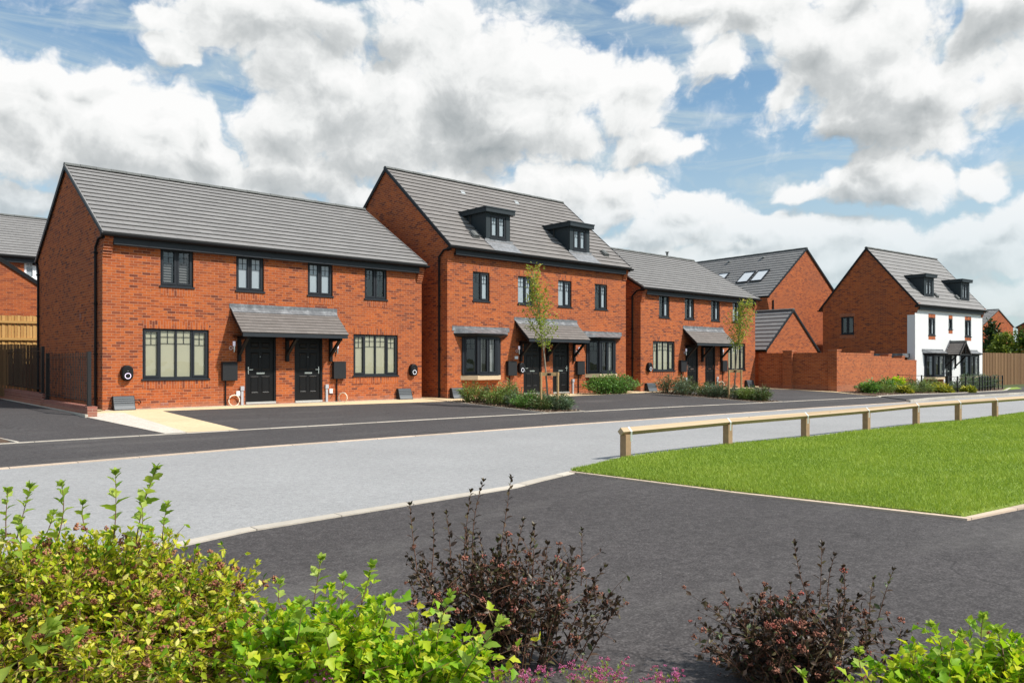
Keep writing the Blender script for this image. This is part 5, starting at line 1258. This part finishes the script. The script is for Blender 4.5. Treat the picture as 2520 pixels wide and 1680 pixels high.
sd2 = [(at(2000, 1500, 3.8), at(1955, 1335, 3.8), .036), (at(2015, 1500, 3.8), at(2022, 1335, 3.8), .036), (at(2040, 1500, 3.8), at(2055, 1362, 3.8), .034), (at(2075, 1500, 3.8), at(2075, 1390, 3.8), .03), (at(2160, 1530, 3.8), at(2200, 1398, 3.8), .034), (at(2140, 1520, 3.8), at(2150, 1420, 3.8), .03), (at(1895, 1520, 3.8), at(1895, 1445, 3.8), .03), (at(1945, 1520, 3.8), at(1945, 1432, 3.8), .03), (at(1785, 1520, 3.8), at(1780, 1455, 3.8), .028)]
shrub('purple_shrub', 'smaller dark purple shrub at lower right beside the corner lime shrub', foot(1990, 3.8),
      [E_(2030, 1540, 3.8, .2, .23), E_(1900, 1560, 3.8, .2, .2), E_(1800, 1570, 3.8, .17, .17), E_(2140, 1540, 3.8, .15, .15), E_(1950, 1640, 3.75, .3, .14), E_(2215, 1560, 3.8, .06, .07), E_(1760, 1620, 3.8, .1, .1)], 80, .040, 'leaf_purple', sd2, .38, 'seed_head_pale', .022, 'stem_brown', None, .034, 26, OVAL, straw=6, step=.03, start=.25, twig=.085)
sr = [(at(2310, 1650, 3.3), at(2292, 1535, 3.3), .05), (at(2420, 1640, 3.3), at(2420, 1515, 3.3), .052), (at(2365, 1660, 3.3), at(2368, 1560, 3.3), .05), (at(2130, 1690, 3.2), at(2115, 1600, 3.2), .05), (at(2470, 1640, 3.3), at(2455, 1550, 3.3), .055), (at(1990, 1700, 3.1), at(1975, 1658, 3.1), .05), (at(2510, 1640, 3.3), at(2515, 1575, 3.3), .055)]
shrub('lime_shrub', 'bright lime green shrub in the lower right corner of the photo', foot(2420, 3.3),
      [E_(2440, 1670, 3.3, .2, .16), E_(2300, 1700, 3.3, .18, .12), E_(2200, 1710, 3.25, .15, .1), E_(2540, 1660, 3.3, .16, .18)], 90, .056, 'leaf_lime', sr, .05, 'seed_head', .012, 'stem_brown', 'leaf_shoot', .05, 18, LOBED, step=.036, start=.2)
def spirea(name, label, cx_, cy_, dep, rw, rh, n):
    base = foot(cx_, dep); root = empty(name, base, 0, label, 'flowering shrub', 'pink flowered shrubs along the bottom edge'); base = np.array(base)
    st = MB(); LP, LD, LS, SP = [], [], [], []; c = at(cx_, cy_, dep) - base
    for i in range(n):
        tip = c + nrm(rng.normal(0, 1, 3)) * rng.random() ** .4 * np.array([rw, rw, rh]); tip[2] = max(tip[2], .1)
        pts = curve((tip[0] * .5, tip[1] * .5, -.02), tip, (0, 0, .03)); shoot(st, pts, LP, LD, LS, .024, .02, .25, .002)
        if rng.random() < .5:
            for _ in range(rng.integers(3, 9)): SP.append(tip + rng.normal(0, .018, 3) * (1, 1, .35) + (0, 0, .008))
    st.build('stems', 'stem_brown', root); leaves('foliage', np.array(LP), np.array(LD), np.array(LS), 'leaf_shoot', root, NARROW)
    SP = np.array(SP); tag(heads('blossoms', SP, np.full(len(SP), .012), 'blossom_pink', root, 9, .6), kind='stuff')
spirea('pink_shrub', 'pink flowered low shrub right of the larger purple shrub, at the bottom edge', 1480, 1668, 3.55, .2, .06, 70); spirea('pink_shrub', 'pale pink low shrub nearest the smaller purple shrub, at the bottom edge', 1640, 1675, 3.5, .09, .05, 22); spirea('pink_shrub', 'deep pink low shrub under the lime shrub, at the bottom edge', 1270, 1680, 3.3, .16, .06, 50); spirea('pink_shrub', 'purple pink flower tuft below the lime shrub', 790, 1690, 3.0, .06, .05, 14)

def clump(name, label, x, y, r, h_, n, leaf, mat, tpl=NARROW, group=None, cat='shrub', upright=.5, ry=None, rot=0, yellow=0):
    z = gz(x, y); root = empty(name, (x, y, z), rot, label, cat, group); ry = ry or r
    st = MB(); LP, LD, LS = [], [], []; m_ = max(8, n // 22)
    for i in range(m_):
        a = rng.random() * 2 * math.pi; q = rng.random() ** .5; hh = h_ * (1 - .55 * q ** 2) * rng.uniform(.7, 1.1)
        tip = np.array([math.cos(a) * q * r, math.sin(a) * q * ry, hh]); b0 = np.array([tip[0] * .35, tip[1] * .35, -.03]); pts = curve(b0, tip, (0, 0, .05), 5)
        st.tube([tuple(p_) for p_ in pts], .006, 4, .003, cap=False)
        for _ in range(n // m_):
            t = rng.uniform(.15, 1.02); j = min(3, int(t * 4)); f = t * 4 - j; p_ = pts[j] * (1 - f) + pts[j + 1] * f + rng.normal(0, leaf * .35, 3)
            p_[2] = max(p_[2], .02); out = np.array([p_[0], p_[1], 0]) * 1.5 / max(r, ry) + rng.normal(0, .55, 3) + np.array([0, 0, upright]); LP.append(p_); LD.append(out); LS.append(leaf * rng.uniform(.6, 1.2))
    st.build('stems', 'stem_brown', root); LP = np.array(LP)
    leaves('foliage', LP, np.array(LD), np.array(LS), mat, root, tpl)
    return root
g1 = 'low evergreen shrubs in the strip by the dormered house'
S1 = [(10.85, -2.4, .52, .62, 'tallest leafy shrub by the gas box end of the nearer planting strip', 'leaf_mid'), (11.3, -2.9, .5, .55, 'second shrub from the gas box in the nearer strip, upright twigs', 'leaf_green'), (10.95, -3.6, .55, .52, 'third shrub from the gas box in the nearer strip', 'leaf_mid'), (11.55, -3.5, .42, .66, 'pale tipped upright shrub right of the meter cupboard pipe', 'leaf_mid'),
      (11.2, -4.3, .52, .45, 'rounded dark shrub midway along the nearer strip', 'leaf_bluegreen'), (11.0, -4.95, .5, .42, 'fresh green low shrub midway along the kerb of the nearer strip', 'leaf_hedge'), (11.55, -4.9, .5, .48, 'dark shrub just left of the nearer tree stake', 'leaf_green'), (11.3, -5.55, .45, .40, 'low shrub around the foot of the nearer young tree', 'leaf_bluegreen'), (10.9, -5.75, .42, .34, 'small low shrub at the kerb before the nearer young tree', 'leaf_green'), (11.35, -6.15, .42, .36, 'shrub nearest the white line in the nearer strip', 'leaf_bluegreen'), (11.75, -5.75, .4, .4, 'shrub right of the nearer tree stake beside the parking bay', 'leaf_green')]
for x, y, r, h_, lab, mt in S1: clump('evergreen_shrub', lab, x + .1, y, r * .98, h_ * 1.14 + .03, 1400, .115, mt, NARROW, g1)
g2 = 'low evergreen shrubs in the strip by the low pair'
S2 = [(22.2, -2.2, .55, .62, 'tall shrub at the house end of the farther planting strip', 'leaf_bluegreen'), (22.6, -2.9, .55, .60, 'second shrub from the house in the farther strip', 'leaf_green'), (22.0, -3.3, .5, .5, 'third shrub from the house in the farther strip, left side', 'leaf_bluegreen'), (22.4, -4.0, .5, .42, 'low shrub left of the bare mulch in the farther strip', 'leaf_green'),
      (21.9, -4.9, .48, .44, 'rounded blue green shrub left of the far tree stake', 'leaf_bluegreen'), (22.35, -5.0, .5, .46, 'shrub touching the far tree stake', 'leaf_bluegreen'), (22.1, -6.0, .38, .3, 'small shrub at the foot of the far young tree', 'leaf_green'), (21.7, -6.6, .42, .40, 'shrub right of the far tree stake', 'leaf_mid'), (21.75, -7.1, .36, .38, 'shrub nearest the white line in the farther strip', 'leaf_green')]
for x, y, r, h_, lab, mt in S2: clump('evergreen_shrub', lab, x, y, r * 1.12, h_ * 1.32 + .06, 1200, .125, mt, NARROW, g2)
def hedge():
    root = clump('hedge', 'clipped bright green hedge below the right hand bay window', 19.55, -1.30, 2.0, .86, 7500, .095, 'leaf_hedge', OVAL, None, 'hedge', .4, .42)
hedge()
g3 = 'mixed bedding plants below the stepped garden wall'
S3 = [(32.6, -6.6, .5, .62, 'hedge', 'rounded fresh green bush at the wall corner pier'), (33.3, -6.2, .55, .55, 'green', 'dark low bush behind the corner bush'), (34.0, -6.7, .6, .5, 'mid', 'feathery green mound third along from the wall corner'), (35.0, -6.4, .55, .75, 'hedge', 'yellow green leafy bush against the garden wall'), (35.6, -7.1, .7, .55, 'mid', 'wide feathery green mound below the first wall step'), (34.6, -7.5, .3, .35, 'yellow', 'small yellow flowered tuft at the kerb, first from the corner'), (36.6, -7.2, .6, .55, 'green', 'grassy mound midway along the wall'),
      (36.9, -6.3, .5, .75, 'lime', 'taller yellow green bush under the second wall pier'), (37.7, -7.3, .6, .6, 'mid', 'soft green mound left of the yellow flowers'), (38.4, -6.4, .5, .75, 'green', 'dark twiggy bush below the lowest wall step'), (38.9, -7.6, .45, .5, 'yellow', 'bright yellow flowered clump beside the estate railing'), (39.9, -7.0, .5, .65, 'green', 'dark green bush at the white corner of the rendered house'), (40.3, -8.6, .3, .32, 'yellow', 'low yellow clump outside the railing corner'), (38.1, -8.2, .35, .3, 'yellow', 'pale yellow tuft at the footway kerb'), (41.0, -6.3, .5, .8, 'mid', 'tall grassy bush in front of the left bay of the white house'), (42.0, -7.3, .5, .4, 'bluegreen', 'low bush left of the white house door')]
for x, y, r, h_, mt, lab in S3: clump('garden_plant', lab, x, y, r * 1.05, h_ * 1.02, 900, .15, 'leaf_' + mt, OVAL if mt in ('hedge', 'lime', 'yellow') else NARROW, g3, 'plant')
g4 = 'bushes behind the estate railing'
for i, (x, y, r, lab) in enumerate(((43.0, -7.5, .7, 'blue green bush behind the thick railing post'), (44.3, -7.4, .7, 'blue green bush below the right bay of the white house'), (45.9, -7.2, .75, 'blue green bush midway along the estate railing'), (47.6, -7.0, .8, 'blue green bush right of the white house corner'), (49.3, -6.8, .8, 'blue green bush near the far end of the estate railing'), (50.9, -6.5, .7, 'blue green bush at the very end of the estate railing'))):
    clump('garden_bush', lab, x, y, r, .95, 1000, .17, 'leaf_bluegreen', NARROW, g4, 'bush')
def young_tree(label, x, y, h_, clear, lean, n, w):
    z = gz(x, y); root = empty('young_tree', (x, y, z), 0, label, 'tree', 'staked young street trees')
    tr = MB(); tp = np.array([lean[0], lean[1], h_]); tk = curve((0, 0, -.1), tp * (1, 1, .93), (lean[0] * -.3, lean[1] * -.3, 0), 12); tr.tube([tuple(p_) for p_ in tk], .036, 8, .007); tr.build('trunk', 'bark_young', root)
    br = MB(); LP, LD = [], []
    for i in range(n):
        f = (i + .5) / n; zz = clear + (h_ * .9 - clear) * f; j = np.clip(np.searchsorted(tk[:, 2], zz), 1, 11); t = (zz - tk[j - 1, 2]) / (tk[j, 2] - tk[j - 1, 2]); p0 = tk[j - 1] * (1 - t) + tk[j] * t
        a = i * 2.4 + rng.random(); L = w * (1.35 - .78 * f) * rng.uniform(.25, 1.3) * (1 if f > .12 else .75); e = p0 + np.array([math.cos(a) * L * .62, math.sin(a) * L * .62, L * .85 + .05])
        pts = curve(p0, e, (math.cos(a) * L * .12, math.sin(a) * L * .12, -L * .1), 6); br.tube([tuple(p_) for p_ in pts], .010, 5, .003, cap=False)
        for _ in range(int(22 + 46 * L)):
            q = rng.uniform(.1, 1.05); k_ = min(4, int(q * 5)); p_ = pts[k_] + (pts[k_ + 1] - pts[k_]) * (q * 5 - k_) + rng.normal(0, .07, 3); LP.append(p_ + rng.normal(0, .03, 3)); LD.append(rng.normal(0, 1, 3) + np.array([math.cos(a), math.sin(a), -.2]) * .6)
    br.build('branches', 'bark_young', root); LP = np.array(LP)
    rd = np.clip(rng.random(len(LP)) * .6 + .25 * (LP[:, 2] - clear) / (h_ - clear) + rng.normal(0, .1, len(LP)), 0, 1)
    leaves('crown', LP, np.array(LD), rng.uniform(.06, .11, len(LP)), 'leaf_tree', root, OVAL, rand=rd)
young_tree('slender staked young tree in front of the dormered house porch, leaning top', TX1[0], TX1[1], 4.65, 1.85, (-.42, .30), 36, .62)
young_tree('slender staked young tree in front of the low pair, orange tinged crown', TX2[0], TX2[1], 4.15, 1.95, (.35, -.25), 34, .72)
def back_tree(name, label, x, y, h_, w, mat, n, base=0.0, cone=False, leaf=.34):
    z = -.4; root = empty(name, (x, y, z), 0, label, 'tree', 'trees beyond the timber fence')
    t = MB(); t.tube([(0, 0, 0), (w * .05, 0, h_ * .35), (0, w * .03, h_ * .85)], .22, 8, .05)
    for i in range(9): a = i * 2.4; zz = h_ * (.2 + .07 * i); t.tube([(0, 0, zz), (math.cos(a) * w * .3, math.sin(a) * w * .3, zz + h_ * .12)], .09, 5, .02)
    t.build('trunk', 'bark_old', root)
    LP = []; cl = 46
    for i in range(cl):
        f = rng.random(); a = rng.random() * 2 * math.pi
        if cone: rr = w * (1.02 - f) * rng.uniform(.55, 1.05); c = (math.cos(a) * rr, math.sin(a) * rr, base + (h_ - base) * f)
        else: rr = w * math.sqrt(max(.05, 1 - (2 * f - .9) ** 2)) * rng.uniform(.45, 1.0); c = (math.cos(a) * rr, math.sin(a) * rr, base + (h_ - base) * f * .96)
        LP.append(np.array(c) + rng.normal(0, 1, (n // cl, 3)) * (w * .16, w * .16, h_ * .055))
    LP = np.concatenate(LP); cen = np.array([0, 0, h_ * .5]); leaves('crown', LP, (LP - cen) * .4 + rng.normal(0, 1.2, LP.shape), leaf * rng.uniform(.6, 1.2, len(LP)), mat, root, DIAMOND)
back_tree('conifer_tree', 'dark green conifer beyond the fence beside the white house', 79.5, 1.6, 5.9, 1.5, 'leaf_conifer', 2800, .2, True)
back_tree('garden_tree', 'yellow green rounded tree beyond the fence', 75.0, -.9, 4.3, 1.5, 'leaf_backyellow', 2600, .2)
back_tree('garden_tree', 'fresh green broad tree beyond the fence at the right edge', 76.5, -3.2, 5.2, 2.2, 'leaf_backgreen', 3600, .2)
back_tree('garden_tree', 'second fresh green tree crossing the right edge of the photo', 78.0, -6.6, 5.6, 2.3, 'leaf_backgreen', 3200, .2)
back_tree('garden_tree', 'thin pale tree top above the distant roofs', 121.0, 2.5, 8.2, 2.0, 'leaf_mid', 1200, 5.0, False, .5)
